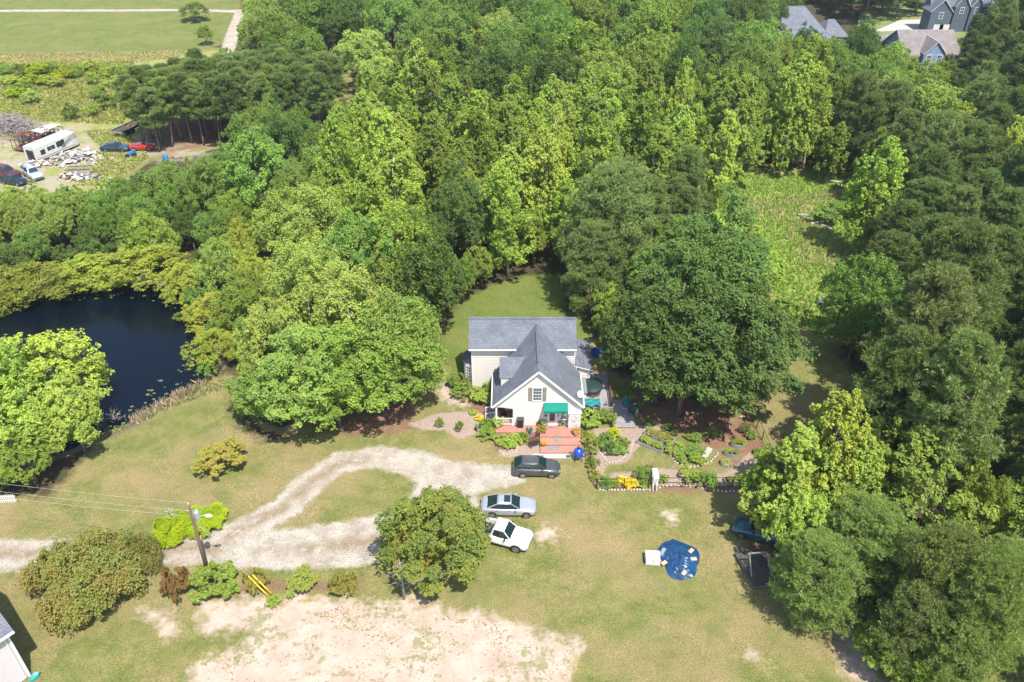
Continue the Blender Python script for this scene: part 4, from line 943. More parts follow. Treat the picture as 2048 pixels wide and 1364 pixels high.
q = MB(); q.box(((SX0+HX1)/2-.3, Y4-.35, .03), (HX1-SX0+1.2, .6, .06), concrete); one(q, 'concrete_pad', 'pale concrete strip at the foot of the porch steps', 'slab')
for (px_, py_, zz, w1, w2, lab) in ((1105, 853, DZ, .95, .45, 'brown doormat in front of the house door'), (1116, 879, .34, .85, .5, 'small grey patterned mat on the middle porch step'), (1106, 896, .17, 1.2, .5, 'wider grey patterned mat on the lowest porch step')):
    q = MB(); x, y = P(px_, py_, zz); q.box((0, 0, .012), (w1, w2, .02), mat('mat_'+('brown' if zz == DZ else 'grey'), (.25, .16, .12) if zz == DZ else (.20, .21, .20), .95, 0, .6, 9, 30)); one(q, 'doormat', lab, 'mat', (x, y, zz))
def railing(parent_label, a, b, z, h, m, label, n=None, name='railing', z2=None):
    a, b = Vector(a), Vector(b); L = (b-a).length; z2 = z if z2 is None else z2
    t = thing(name, label, 'railing', (a.x, a.y, z)); rz = math.atan2(b.y-a.y, b.x-a.x); t.rotation_euler = (0, 0, rz); dz_ = z2-z
    for s, f in ((0, 0), (L, dz_)): q = MB(); q.box((s, 0, f+h/2), (.11, .11, h+.08), m); q.build('post', t)
    for zz in (.12, h): q = MB(); q.bar((0, 0, zz), (L, 0, zz+dz_), .07, .06, m); q.build('rail', t)
    n = n or int(L/.14)
    for i in range(1, n): s = L*i/n; q = MB(); q.box((s, 0, dz_*s/L+h/2+.05), (.035, .035, h-.14), m); q.build('baluster', t)
    return t
railing('', (HX0+.1, HY-.0), (XW-.03, HY-.0), DZ, .85, white, 'white railing across the open corner porch')
xa, ya = P(971, 822, .2); railing('', (HX0-1.05, HY+1.9), (HX0-.1, HY+1.9), DZ-.2, .9, white, 'white handrail of the small side stairs left of the porch', z2=DZ); railing('', (HX0-1.05, HY+.9), (HX0-.1, HY+.9), DZ-.2, .9, white, 'nearer white handrail of the small side stairs', z2=DZ)
q = MB()
for i in range(3): q.box((HX0-.2-.32*i, HY+1.4, DZ-.16*(i+1)+.05), (.32, .95, .06), greywood); q.box((HX0-.05-.32*i, HY+1.4, (DZ-.16*(i+1))/2), (.03, .95, DZ-.16*(i+1)), greywood)
one(q, 'side_stairs', 'small wooden side stairs at the left of the open porch', 'stairs')
# porch things
def chair(x, y, z, rz, m, label, name='chair', sc_=1.0, adir=False):
    t = thing(name, label, 'chair', (x, y, z), rz); t.scale = (sc_,)*3
    q = MB(); q.box((0, 0, .42), (.55, .52, .05), m); q.build('seat', t)
    q = MB()
    for i in range(5): q.box((-.22+.11*i, .28, .75), (.085, .03, .62), m, M=Matrix.Rotation(-.2, 4, 'X'))
    q.build('backrest', t)
    for sx_ in (-1, 1):
        for sy_ in (-1, 1): q = MB(); q.box((sx_*.25, sy_*.22, .2), (.05, .05, .42), m); q.build('leg', t)
        q = MB(); q.box((sx_*.29, 0, .64), (.07, .55, .035), m); q.build('armrest', t)
    return t
chair(HX0+.75, HY+1.1, DZ, .3, BLACKM, 'dark chair inside the open corner porch'); 
bx_, by_ = P(1041, 857, DZ); t = thing('trash_bin', 'black wheeled trash bin standing against the cream front wall', 'bin', (bx_, by_+.3, DZ))
q = MB(); pr = [(.25, .02), (.33, .98)]
for i in range(4):
    a_ = [(-1, -1), (1, -1), (1, 1), (-1, 1)]; p, n_ = a_[i], a_[(i+1) % 4]; q.poly([(p[0]*.25, p[1]*.25, .03), (n_[0]*.25, n_[1]*.25, .03), (n_[0]*.32, n_[1]*.34, 1.0), (p[0]*.32, p[1]*.34, 1.0)], black)
q.build('body', t); q = MB(); q.box((0, 0, 1.03), (.68, .72, .07), mat('bin_lid', (.045, .047, .05), .4)); q.box((0, .38, .98), (.5, .06, .05), black); q.build('lid', t)
for s in (-1, 1): q = MB(); q.tube([(s*.26, .27, .12), (s*.32, .27, .12)], .12, rubber, 12); q.build('wheel', t)
# white storage cabinet
cx0, cy0 = P(1148, 857, DZ); t = thing('storage_cabinet', 'white double-door storage cabinet at the right end of the porch', 'cabinet', (cx0, cy0+.42, DZ))
q = MB(); q.box((0, 0, .95), (1.22, .8, 1.9), whitep); q.build('body', t); q = MB(); slab(q, (-.66, -.46, 1.92), (.66, -.46, 1.92), (.66, .46, 2.12), (-.66, .46, 2.12), .07, whitep); q.build('lid', t)
for s in (-1, 1): 
    q = MB(); q.box((s*.3, -.41, .93), (.57, .03, 1.75), whitep); q.box((s*.3, -.43, 1.4), (.4, .02, .6), whitep); q.box((s*.3, -.43, .5), (.4, .02, .6), whitep); dd = q.build('door', t); q = MB(); q.box((s*.07, -.44, 1.0), (.03, .05, .2), galv); q.build('handle', dd)
def potplant(px_, py_, z, rp, hp, kind_col, label, rb=None, pm=TERRA):
    x, y = P(px_, py_, z); t = thing('potted_plant', label, 'potted plant', (x, y, z)); q = MB(); q.lathe((0, 0, 0), [(rp*.7, 0), (rp, hp), (rp*.9, hp), (rp*.85, hp-.03)], pm, 12); q.build('pot', t)
    cm = PROTO['bush'][rnd.randrange(4)][0]; o = link('foliage', cm, t, (0, 0, hp-.05)); rb = rb or rp*1.5; o.scale = (rb, rb, rb*.9); o.color = (*(T[kind_col] if isinstance(kind_col, str) else kind_col), 1)
for a in ((1079, 851, DZ, .2, .3, 'RD', 'tall reddish potted plant left of the door'), (1086, 851, DZ, .2, .35, 'G', 'green potted plant left of the door', .45), (1125, 850, DZ, .2, .3, 'G', 'green potted plant under the narrow window', .4, mat('blue_pot', (.02, .12, .16), .3)),
          (1083, 866, DZ, .22, .25, 'BR', 'bronze potted plant at the head of the steps, left', .45), (1151, 868, DZ, .25, .25, (.5, .33, .12), 'pale flowering pot at the head of the steps, right', .4), (1088, 890, .34, .16, .2, (.6, .35, .05), 'small orange-flowered pot on the steps', .28), (1060, 869, 0.1, .2, .5, (.05, .2, .2), 'teal pot with plant among the bed below the porch', .3, TEAL),
          (995, 851, DZ, .22, .25, 'YG', 'fern in a pot at the left porch corner', .55), (1259, 803, .3, .25, .35, 'G', 'plant in a teal pot at the end of the wooden walk', .35, TEAL), (1268, 826, .3, .2, .3, 'MG', 'plant in a navy pot beside the wooden walk', .35, mat('navy_pot', (.02, .03, .16), .3)),
          (1279, 820, 0, .3, .5, 'MG', 'plant in a tall dark blue pot under the oak', .35, mat('navy_pot', (.02, .03, .16), .3)), (1310, 812, 0, .3, .45, 'MG', 'plant in a tall indigo pot under the oak', .3, mat('indigo_pot', (.03, .02, .14), .3)), (1324, 808, 0, .28, .4, 'RD', 'plant in a red pot under the oak', .3, mat('red_pot', (.35, .02, .02), .3))): potplant(*a)
for px_, py_, c_l, l_ in ((1003, 885, 'YG', 'green leafy plants in the bed below the porch, left'), (1020, 893, 'YG', 'light green plants in the bed below the porch, front'), (1032, 882, 'Y', 'yellow-green plants in the bed below the porch, middle'), (1047, 880, 'G', 'dark green plants in the bed below the porch, right'), (985, 860, 'OLV', 'olive flowering bush beside the left porch corner'),
                     (975, 873, 'G', 'tall green perennials left of the porch bed'), (958, 840, (.66, .52, .04), 'orange-yellow flowers under the side stairs'), (1230, 866, (.68, .52, .03), 'yellow-orange flowers at the back of the round island bed'), (1246, 967, (.72, .58, .03), 'large golden yellow flowering shrub at the front fence, left half'), (1262, 970, (.72, .58, .03), 'large golden yellow flowering shrub at the front fence, right half'), (1204, 892, 'SG', 'grey-green plants at the left rim of the round island bed'),
                     (1236, 905, 'SG', 'greyish plants at the lower right rim of the round island bed'), (1178, 880, 'OLV', 'straggly plants in the strip bed beside the steps, top'), (1182, 905, 'SG', 'straggly plants in the strip bed beside the blue grill'), (1183, 930, 'G', 'green weeds in the strip bed along the fence'), (1190, 955, 'BR', 'brown plants at the lower end of the strip bed'), (1520, 915, 'G', 'green plant in the corner of the garden fence'),
                     (1545, 955, 'G', 'leafy plant at the right end of the front fence'), (1298, 850, 'D', 'dark shade plants under the oak, left'), (1340, 862, 'D', 'dark shade plants behind the raised bed under the oak'), (1425, 868, 'SG', 'green shade plants under the oak, right'), (1400, 925, 'YG', 'yellow-green plants behind the white bench'), (1365, 920, 'SG', 'sage plants at the tip of the middle bed')):
    atbase('bush', px_, py_, rnd.uniform(.5, 1.0) if isinstance(c_l, str) else .6, rnd.uniform(22, 34) if isinstance(c_l, str) or 'golden' in l_ else 15, c_l, l_)
# bench, blue grill
bx_, by_ = P(1068, 893); t = thing('garden_bench', 'dark metal bench beside the left edge of the steps', 'bench', (bx_, by_, 0), .5)
q = MB(); [q.box((0, -.2+.1*i, .45), (1.0, .07, .03), BLACKM) for i in range(5)]; q.build('seat', t)
q = MB(); [q.box((-.45+.1*i, .27, .7), (.03, .03, .45), BLACKM) for i in range(10)]; q.box((0, .27, .93), (1.0, .05, .05), BLACKM); q.build('backrest', t)
for s in (-1, 1): q = MB(); q.tube([(s*.46, -.22, 0), (s*.46, -.2, .6), (s*.46, .25, .62), (s*.46, .3, 0)], .025, BLACKM, 6); q.build('leg', t)
gx_, gy_ = P(1156, 919); t = thing('kettle_grill', 'bright blue egg-shaped grill at the foot of the steps', 'grill', (gx_, gy_, 0))
q = MB(); q.lathe((0, 0, .45), [(.12, 0), (.32, .06), (.45, .25), (.48, .45)], BLUEC, 20); q.build('bowl', t)
q = MB(); q.lathe((0, 0, .92), [(.485, 0), (.47, .15), (.38, .33), (.22, .45), (.1, .49)], BLUEC, 20); ld = q.build('lid', t); q = MB(); q.lathe((0, 0, 1.4), [(.09, 0), (.09, .12), (.12, .13), (.12, .18), (.02, .2)], black, 12); q.build('chimney_cap', ld)
for i in range(4): a_ = math.pi/4+i*math.pi/2; q = MB(); q.bar((math.cos(a_)*.3, math.sin(a_)*.3, .6), (math.cos(a_)*.5, math.sin(a_)*.5, 0), .05, .05, BLACKM); q.build('leg', t)
for s in (-1, 1): q = MB(); q.box((s*.72, 0, .85), (.4, .35, .03), BROWN); q.build('side_shelf', t)
# satellite dish
x, y = P(1161, 790, 3.6); t = thing('satellite_dish', 'grey satellite dish on the right edge of the house roof', 'satellite dish', (x-.1, y, EZ-.05)); t.rotation_euler = (0, 0, .5)
q = MB(); q.lathe((0, 0, 0), [(.02, 0), (.2, .02), (.38, .1)], galv, 20); dsh = q.build('dish', t); dsh.rotation_euler = (math.radians(48), 0, 0); dsh.location = (0, -.1, .75)
q = MB(); q.tube([(0, .25, 0), (0, .1, .4), (0, -.05, .72)], .025, galv, 6); q.build('mast', t); q = MB(); q.tube([(0, -.1, .6), (0, -.65, .95)], .015, galv, 5); q.box((0, -.66, .98), (.08, .1, .08), whitep); q.build('arm', t)
# grey deck to the right
DX1 = P(1226, 829, .5)[0]; DY0 = P(1226, 829, .5)[1]; DY1 = P(1205, 745, .5)[1]; dk = thing('wooden_deck', 'weathered grey wooden deck along the right side of the house', 'deck')
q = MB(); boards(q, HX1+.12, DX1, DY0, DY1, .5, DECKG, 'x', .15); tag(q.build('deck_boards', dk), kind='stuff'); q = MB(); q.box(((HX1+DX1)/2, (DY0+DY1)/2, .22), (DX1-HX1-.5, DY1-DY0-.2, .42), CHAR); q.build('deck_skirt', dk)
WX_, WY0 = P(1272, 855, .15); wk = thing('wooden_walk', 'low grey plank walk between the deck and the oak', 'boardwalk')
q = MB(); boards(q, DX1+.04, WX_, WY0, P(1250, 800, .15)[1], .18, DECKG, 'x', .16); tag(q.build('walk_boards', wk), kind='stuff')
railing('', (HX1+.2, DY0+.03), (DX1-.05, DY0+.03), .5, .9, greywood, 'grey wooden railing at the front of the side deck'); railing('', (DX1-.03, DY0+.2), (DX1-.03, DY0+5.0), .5, .9, BROWN, 'dark railing at the right side of the side deck')
x, y = P(1163, 786, 2.2); t = thing('metal_shed', 'small shed with pale metal roof on the side deck', 'shed', (x+.05, y+1.25, .5)); q = MB(); q.box((0, 0, .85), (.95, 2.3, 1.7), CREAM); q.build('wall', t)
q = MB(); slab(q, (-.55, -1.3, 1.85), (.55, -1.3, 1.72), (.55, 1.3, 1.72), (-.55, 1.3, 1.85), .05, galv); [q.box((-.5+.2*i, 0, 1.86-.0236*i), (.03, 2.6, .03), galv) for i in range(6)]; q.build('roof', t)
x, y = P(1184, 775, 1.0); t = thing('hot_tub', 'dark covered hot tub on the side deck beside the metal-roofed shed', 'hot tub', (x, y+.1, .5)); q = MB(); q.lathe((0, 0, 0), [(1.0, 0), (1.05, .7), (1.0, .8)], BROWN, 8, 1, 1.25); q.build('tub', t); q = MB(); q.lathe((0, 0, .8), [(1.1, -.15), (1.1, .05), (.9, .16), (.4, .24), (.05, .25)], DARKT, 16, 1, 1.25); q.build('cover', t)
x, y = P(1183, 806, 1.6); t = thing('shade_canopy', 'teal cloth shade canopy over the deck next to the front gable', 'canopy', (x, y+.1, .5)); V_ = []; q = MB()
for i in range(6):
    for j in range(5):
        f = lambda a, b: (-.9+1.8*a/6, -.75+1.5*b/5, 1.25+.12*math.sin(a*1.7)*math.cos(b*2.1)-.05*b)
        q.poly([f(i, j), f(i+1, j), f(i+1, j+1), f(i, j+1)], TEAL)
q.build('cloth', t)
for s in (-1, 1):
    for u in (-1, 1): q = MB(); q.box((s*.86, u*.7, .62), (.04, .04, 1.25), greywood); q.build('pole', t)
x, y = P(1192, 814, 1.2); q = MB(); q.box((0, 0, .9), (.9, .55, .12), SAND, .35, bev=.02); q.box((0, 0, .42), (.8, .45, .84), greywood, .35); one(q, 'cushioned_stool', 'sand-coloured cushion on a deck stool at the railing', 'stool', (x, y, .5))
x, y = P(1192, 700, .5); q = MB(); q.lathe((0, 0, 0), [(.75, 0), (.8, .35), (.74, .35), (.72, .1)], mat('blue_plastic', (.01, .05, .3), .4), 18); one(q, 'paddling_pool', 'small blue tub behind the side porch roof', 'tub', (x+.25, y, gz(x, y)))
x, y = P(1641, 610); chair(x, y, gz(x, y), 1.0, white, 'white chair alone at the shaded edge of the right lawn strip', 'lawn_chair')
x, y = P(1252, 812, .2); chair(x, y, .18, .6, TEAL, 'teal chair on the plank walk', 'deck_chair'); x, y = P(1262, 828, .2); chair(x, y, .18, -.6, mat('dark_blue_paint', (.02, .04, .13), .5), 'dark blue chair on the plank walk', 'deck_chair')

# ------------------------------------------------------------------ garden enclosure
def post(t, x, y, h, m=BLACKM, w_=.07): q = MB(); q.box((x, y, h/2-.05), (w_, w_, h+.1), m); q.build('post', t)
def wire_fence(label, pxs, h, n, mesh=True):
    pts = [P(a, b) for a, b in pxs]; t = thing('garden_fence', label, 'fence')
    for (a, b), (c, d) in zip(pts[:-1], pts[1:]):
        L = math.hypot(c-a, d-b); k = max(1, round(L/n))
        for i in range(k): post(t, a+(c-a)*i/k, b+(d-b)*i/k, h)
        for z in (h-.03, h*.5, .12): q = MB(); q.bar((a, b, z), (c, d, z), .035, .04 if z > h*.6 else .015, BLACKM); q.build('rail', t)
    post(t, *pts[-1], h); return t
wire_fence('black wire garden fence beside the porch steps, running down to the front corner', [(1170, 868), (1180, 930), (1193, 978)], 1.25, 2.4)
wire_fence('black wire garden fence along the front of the garden, left of the arbor', [(1193, 978), (1302, 976)], 1.25, 2.6)
wire_fence('black wire garden fence along the front of the garden, right of the arbor', [(1314, 975), (1514, 974)], 1.25, 2.6)
wire_fence('black wire fence slanting along the right side of the garden', [(1502, 836), (1524, 880), (1540, 918), (1520, 974)], 1.25, 2.2)
x, y = P(1308, 975); t = thing('garden_arbor', 'white garden arbor standing in the front fence', 'arbor', (x, y+.1, 0))
for s in (-1, 1):
    for u in (-1, 1): q = MB(); q.box((s*.17, u*.5, .8), (.08, .08, 1.6), white); q.build('post', t)
q = MB(); [q.box((0, -.63+.14*i, 1.68), (.5, .06, .05), whitep) for i in range(10)]; [q.box((s*.17, 0, 1.62), (.06, 1.4, .08), white) for s in (-1, 1)]; q.build('top', t)
q = MB(); [q.box((s*.17, 0, .3+.2*i), (.03, .96, .03), white) for s in (-1, 1) for i in range(7)]; q.build('lattice', t)
def raised(px_, py_, L, w_, h, rz, m, col, label, oval=False, plants=6, hp=.5):
    x, y = P(px_, py_); t = thing('raised_bed', label, 'raised bed', (x, y, gz(x, y)), rz); q = MB()
    if oval:
        q.lathe((0, 0, 0), [(.5, 0), (.5, h), (.47, h), (.47, h-.08)], m, 22, L, w_, smooth=False); q.build('rim', t); q = MB(); q.lathe((0, 0, 0), [(.47, h-.09), (.01, h-.07)], soilm, 18, L, w_); q.build('soil', t)
    else:
        for s in (-1, 1): q.box((0, s*w_/2, h/2), (L, .05, h), m); q.box((s*(L/2-.025), 0, h/2), (.05, w_-.05, h), m)
        q.build('frame', t); q = MB(); q.box((0, 0, h/2-.04), (L-.1, w_-.06, h-.08), soilm); q.build('soil', t)
    for i in range(plants):
        cm = PROTO['bush'][i % 4][0]; s = (i+.5)/plants-.5; o = link('plant', cm, t, (s*L*.82, rnd.uniform(-.12, .12)*w_, h-.1)); k = min(w_*.5, L/plants*.75); o.scale = (k, k, hp/1.4*rnd.uniform(.7, 1.2)); o.color = (*T[rnd.choice(col)], 1)
raised(1318, 876, 3.0, .9, .4, -.62, greywood, ['G', 'BR', 'SG'], 'grey timber raised bed under the oak edge', plants=4, hp=.3)
raised(1301, 893, 2.6, .9, .4, -.62, galv, ['YG', 'LIME', 'Y'], 'slanted metal raised bed full of yellow-green plants', plants=6)
raised(1475, 893, 1.5, .85, .42, -.25, galv, ['YG', 'G', 'LIME'], 'oval steel planter with lettuce, furthest of the three', True, 5)
raised(1462, 911, 1.5, .75, .42, -.35, galv, ['Y', 'YG'], 'oval steel planter with yellow-green leaves, middle of the three', True, 5)
raised(1451, 929, 1.0, 1.0, .42, 0, galv, ['OLV'], 'round steel planter with bare soil, nearest of the three', True, 1, .12)
raised(1519, 913, 1.5, .7, .42, -.95, galv, ['G', 'SG'], 'steel planter beside the right garden fence', True, 4)
raised(1482, 966, 3.1, .75, .45, 0, galv, ['G', 'YG', 'OLV'], 'long steel trough bed at the right end of the front fence', plants=6)
x, y = P(1413, 912); t = thing('white_garden_bench', 'white slatted garden bench set slantwise in the middle bed', 'bench', (x, y, 0), 1.0)
for i in range(5): q = MB(); q.box((0, -.2+.1*i, .43), (1.6, .06, .03), whitep); q.build('slat', t)
for s in (-1, 1): q = MB(); q.box((s*.7, 0, .21), (.07, .42, .42), white); q.build('leg', t)
def edging(pxs, m, name, label, step=.28, sz=.22):
    pts = [P(a, b) for a, b in pxs]; t = thing(name, label, 'edging')
    for (a, b), (c, d) in zip(pts[:-1], pts[1:]):
        L = math.hypot(c-a, d-b); k = max(1, int(L/step))
        for i in range(k):
            q = MB(); q.lathe((0, 0, -.03), [(sz*.5, 0), (sz*.52, sz*.35), (sz*.3, sz*.6)], m, 6, rnd.uniform(.8, 1.2), rnd.uniform(.7, 1), False, rnd.uniform(0, 3)); o = q.build('stone', t); o.location = (a+(c-a)*(i+.5)/k+rnd.uniform(-.04, .04), b+(d-b)*(i+.5)/k+rnd.uniform(-.04, .04), .02)
edging([(1196, 980), (1302, 980)], STONE, 'stone_edging', 'pale stone edging under the front fence, left of the arbor'); edging([(1316, 976), (1345, 970), (1400, 975), (1440, 983), (1520, 983)], STONE, 'stone_edging', 'pale stone edging under the front fence, right of the arbor', .34)
edging([(1336, 900), (1352, 925), (1385, 935), (1420, 925), (1438, 905)], STONE, 'stone_edging', 'pale stone edging round the tip of the middle bed', .34)
edging([(998, 900), (1010, 911), (1030, 906), (1036, 893)], STONE, 'stone_edging', 'pale stone edging round the bed below the porch', .3)
edging([(1200, 905), (1215, 925), (1240, 922), (1262, 900), (1266, 880)], STONE, 'stone_edging', 'stone edging round the island bed', .3, .2)

# ------------------------------------------------------------------ vehicles
lampm = mat('headlamp', (.22, .24, .25), .12, 0, .1, spec=.9); redl = mat('tail_lamp', (.35, .02, .02), .2, 0, .1)
def loft(mb, rings, m, smooth=True):
    n = len(rings[0]); base = len(mb.v)
    for r_ in rings: mb.v += [tuple(p) for p in r_]
    for i in range(len(rings)-1):
        for k in range(n):
            a, b = base+i*n+k, base+i*n+(k+1) % n; mb.f.append((a, b, b+n, a+n)); mb.m.append(mb.mi(m)); mb.sm.append(smooth)
    for i, rev in ((0, True), (len(rings)-1, False)):
        f = [base+i*n+k for k in range(n)]; mb.f.append(tuple(f[::-1] if rev else f)); mb.m.append(mb.mi(m)); mb.sm.append(False)
def wheel(t, x, y, r, s, rim=chrome):
    q = MB(); q.tube([(0, -.11, 0), (0, -.1, 0), (0, .1, 0), (0, .11, 0)], [r*.92, r, r, r*.92], rubber, 20); w_ = q.build('wheel', t); w_.location = (x, y, r)
    q = MB(); q.tube([(0, s*.10, 0), (0, s*.122, 0)], [r*.66, r*.62], BLACKM, 18)
    for k in range(5): a_ = k*2*math.pi/5; q.bar((0, s*.128, 0), (math.cos(a_)*r*.6, s*.128, math.sin(a_)*r*.6), .03, .075, rim)
    q.tube([(0, s*.12, 0), (0, s*.14, 0)], r*.16, rim, 10)
    for k in range(16): a_, b_ = k*math.pi/8, (k+1)*math.pi/8; q.bar((math.cos(a_)*r*.62, s*.125, math.sin(a_)*r*.62), (math.cos(b_)*r*.62, s*.125, math.sin(b_)*r*.62), .04, .03, rim)
    q.build('rim', w_)
def car(name, label, x, y, rz, L, Wd, H, style, pm, cat='car', sunroof=False, z=None, wheels=True, rim=chrome):
    t = thing(name, label, cat, (x, y, gz(x, y) if z is None else z), rz); h = Wd/2; r = {'suv': .37, 'pickup': .41}.get(style, .33)
    g0 = {'suv': .3, 'pickup': .42}.get(style, .22)
    belt = {'sedan': [(-.5, .60, .80), (-.485, .86, .9), (-.44, .97, .95), (-.33, 1.0, .98), (-.1, .97, 1), (.15, .95, 1), (.24, .93, .99), (.36, .85, .96), (.45, .74, .9), (.49, .62, .78), (.5, .5, .66)],
            'hatch': [(-.5, .62, .84), (-.485, .92, .92), (-.45, 1.0, .95), (-.33, 1.03, .99), (-.1, 1.0, 1), (.12, .98, 1), (.22, .97, .99), (.35, .90, .96), (.45, .78, .9), (.49, .64, .8), (.5, .52, .68)],
            'suv': [(-.5, .75, .9), (-.49, 1.08, .95), (-.46, 1.14, .97), (-.3, 1.15, 1), (-.05, 1.14, 1), (.15, 1.13, 1), (.24, 1.12, .99), (.4, 1.06, .96), (.47, .95, .93), (.495, .8, .85), (.5, .6, .78)],
            'pickup': [(-.07, 1.20, .98), (-.05, 1.22, .99), (.05, 1.22, 1), (.16, 1.21, 1), (.2, 1.2, 1), (.3, 1.19, .985), (.42, 1.13, .97), (.47, 1.05, .95), (.495, .9, .9), (.5, .7, .84)]}[style]
    rings = []
    for fx_, zb_, fw in belt:
        w_ = h*fw; X = fx_*L; b0 = g0+(.12 if abs(fx_) > .47 else 0)
        prof = [(w_*.80, b0), (w_*.97, b0+.06), (w_, b0+.2), (w_, zb_*.72), (w_*.985, zb_*.88), (w_*.93, zb_-.02), (w_*.8, zb_+.015), (w_*.4, zb_+.035)]
        rings.append([(X, -a_, b_) for a_, b_ in prof]+[(X, a_, b_) for a_, b_ in prof[::-1]])
    q = MB(); loft(q, rings, pm); bd = q.build('body', t)
    cab = {'sedan': (-.385, .215, -.20, .045), 'hatch': (-.465, .215, -.32, .04), 'suv': (-.485, .2, -.44, .085), 'pickup': (-.065, .23, -.035, .12)}[style]
    xb0, xb1, xr0, xr1 = [c__*L for c__ in cab]; zb_ = belt[3][1]-.0; zf = [b_ for b_ in belt if b_[0] >= cab[1]-.03][0][1]; zt = H; wb, wr_ = h*.90, h*.70
    B4 = {('b', -1): (xb0, -wb*.93, zb_+.01), ('b', 1): (xb0, wb*.93, zb_+.01), ('f', -1): (xb1, -wb*.93, zf+.0), ('f', 1): (xb1, wb*.93, zf+.0)}
    R4 = {('b', -1): (xr0, -wr_*.95, zt-.05), ('b', 1): (xr0, wr_*.95, zt-.05), ('f', -1): (xr1, -wr_*.97, zt-.03), ('f', 1): (xr1, wr_*.97, zt-.03)}
    xm = (xb0+xb1)*.5; M_ = {s: (xm, s*wb*1.0, (zb_+zf)/2+.01) for s in (-1, 1)}
    q = MB(); q.poly([B4['f', -1], B4['f', 1], R4['f', 1], R4['f', -1]], glass); q.build('windscreen', t)
    q = MB(); q.poly([B4['b', 1], B4['b', -1], R4['b', -1], R4['b', 1]], glass); q.build('rear_window', t)
    for s in (-1, 1):
        q = MB(); RM = ((xr0+xr1)/2, s*wr_, zt-.035); f1 = [B4['b', s], M_[s], RM, R4['b', s]]; f2 = [M_[s], B4['f', s], R4['f', s], RM]
        for f in (f1, f2): q.poly(f if s < 0 else f[::-1], glass)
        q.build('side_window', t)
        q = MB(); q.bar(B4['b', s], R4['b', s], .1 if style == 'sedan' else .2, .03, pm); q.bar(B4['f', s], R4['f', s], .06, .05, pm); q.bar(R4['b', s], R4['f', s], .07, .05, pm); q.bar(M_[s], RM, .05, .03, black)
        if style in ('suv', 'hatch'): a_ = Vector(B4['b', s]).lerp(Vector(M_[s]), .42); b_ = Vector(R4['b', s]).lerp(Vector(RM), .36); q.bar(a_, b_, .07, .04, pm)
        q.build('pillar', t)
    q = MB(); rr_ = []
    for i in range(7):
        u = i/6; X = xr0-.04+(xr1-xr0+.08)*u; w_ = wr_*(.95+.05*math.sin(u*math.pi)); zz = zt-.05+.05*math.sin(u*math.pi)
        rr_.append([(X, -w_, zz-.04), (X, -w_*.97, zz), (X, -w_*.5, zz+.035), (X, w_*.5, zz+.035), (X, w_*.97, zz), (X, w_, zz-.04)])
    loft(q, rr_, pm); q.build('roof', t)
    if sunroof: q = MB(); q.box(((xr0+xr1)/2+.25, 0, zt+.03), (.55, wr_*1.25, .02), glass); q.build('sunroof', t)
    if style == 'suv':
        for s in (-1, 1): q = MB(); q.bar((xr0+.2, s*wr_*.85, zt+.07), (xr1-.1, s*wr_*.85, zt+.07), .04, .04, black); q.build('roof_rail', t)
    if style == 'pickup':
        bt = MB(); xb, xe = -.5*L, -.075*L; z0, z1 = .72, 1.22
        for s in (-1, 1): bt.box(((xb+xe)/2, s*(h-.07), (g0+z1)/2+.02), (xe-xb, .13, z1-g0), pm)
        bt.box(((xb+xe)/2, 0, z0), (xe-xb-.05, Wd-.27, .06), black); bt.box((xe+.03, 0, .95), (.05, Wd-.3, .56), pm); bt.build('bed', t)
        q = MB(); q.box((xb+.03, 0, .9), (.06, Wd-.28, .6), pm); q.build('tailgate', t); q = MB(); q.box((xb-.08, 0, .5), (.16, Wd*.9, .2), galv); q.build('rear_bumper', t)
    for s in (-1, 1):
        q = MB(); q.box((L*.468, s*h*.66, belt[-3][1]-.10), (.20, .30, .10), lampm, s*-.45); q.build('headlight', t)
        q = MB(); q.box((-L*.480, s*h*.74, .8 if style != 'suv' else .95), (.08, .22, .12), redl, s*.25); q.build('tail_light', t)
        q = MB(); q.box((xb1-.42, s*(h+.07), zf+.08), (.14, .18, .13), pm if style != 'pickup' else black); q.build('mirror', t)
        for k in (.0, -.3 if style != 'pickup' else -.1):
            q = MB(); q.box((xm+L*(.10+k*.75), s*(h*1.0+.012), belt[3][1]-.13), (.16, .03, .03), chrome); q.build('door_handle', t)
    q = MB(); q.box((L*.497, 0, g0+.26), (.04, Wd*.6, .18), black); q.build('grille', t)
    q = MB(); q.box((-L*.5-.005, 0, .62), (.02, .32, .13), whitep); q.build('licence_plate', t)
    if wheels:
        for fx_ in ((-.29, .315) if style != 'pickup' else (-.30, .325)):
            for s in (-1, 1):
                q = MB(); q.tube([(fx_*L, s*(h-.16), r+.02), (fx_*L, s*(h+.006), r+.02)], r*1.17, black, 20); q.build('wheel_arch', t)
                wheel(t, fx_*L, s*(h-.085), r, s, rim)
    return t
pg = paint('dark_grey_paint', (.085, .088, .092), .3); psv = paint('silver_paint', (.42, .44, .47), .35); pw = paint('white_paint', (.80, .81, .81)); pnv = paint('navy_paint', (.03, .06, .10), .2)
prd = paint('faded_red_paint', (.55, .035, .015)); psl = paint('light_silver_paint', (.46, .5, .54), .25); ptl = paint('teal_paint', (.02, .10, .13), .2); pmr = paint('maroon_paint', (.10, .02, .025)); pbk = paint('black_car_paint', (.02, .025, .035), .1)
def near_side(px_, py_, Wd, rz):           # car centre from the ground point below the middle of its near side
    x, y = P(px_, py_); return x-math.sin(rz)*Wd/2, y+math.cos(rz)*Wd/2
a_ = near_side(1073, 957, 1.8, -.03); car('hatchback', 'dark grey hatchback parked nearest the house steps', *a_, -.03, 4.4, 1.8, 1.5, 'hatch', pg)
a_ = near_side(1017, 1037, 1.85, -.02); car('sedan', 'silver sedan with sunroof parked in the middle of the three cars', *a_, -.02, 4.9, 1.85, 1.45, 'sedan', psv, sunroof=True)
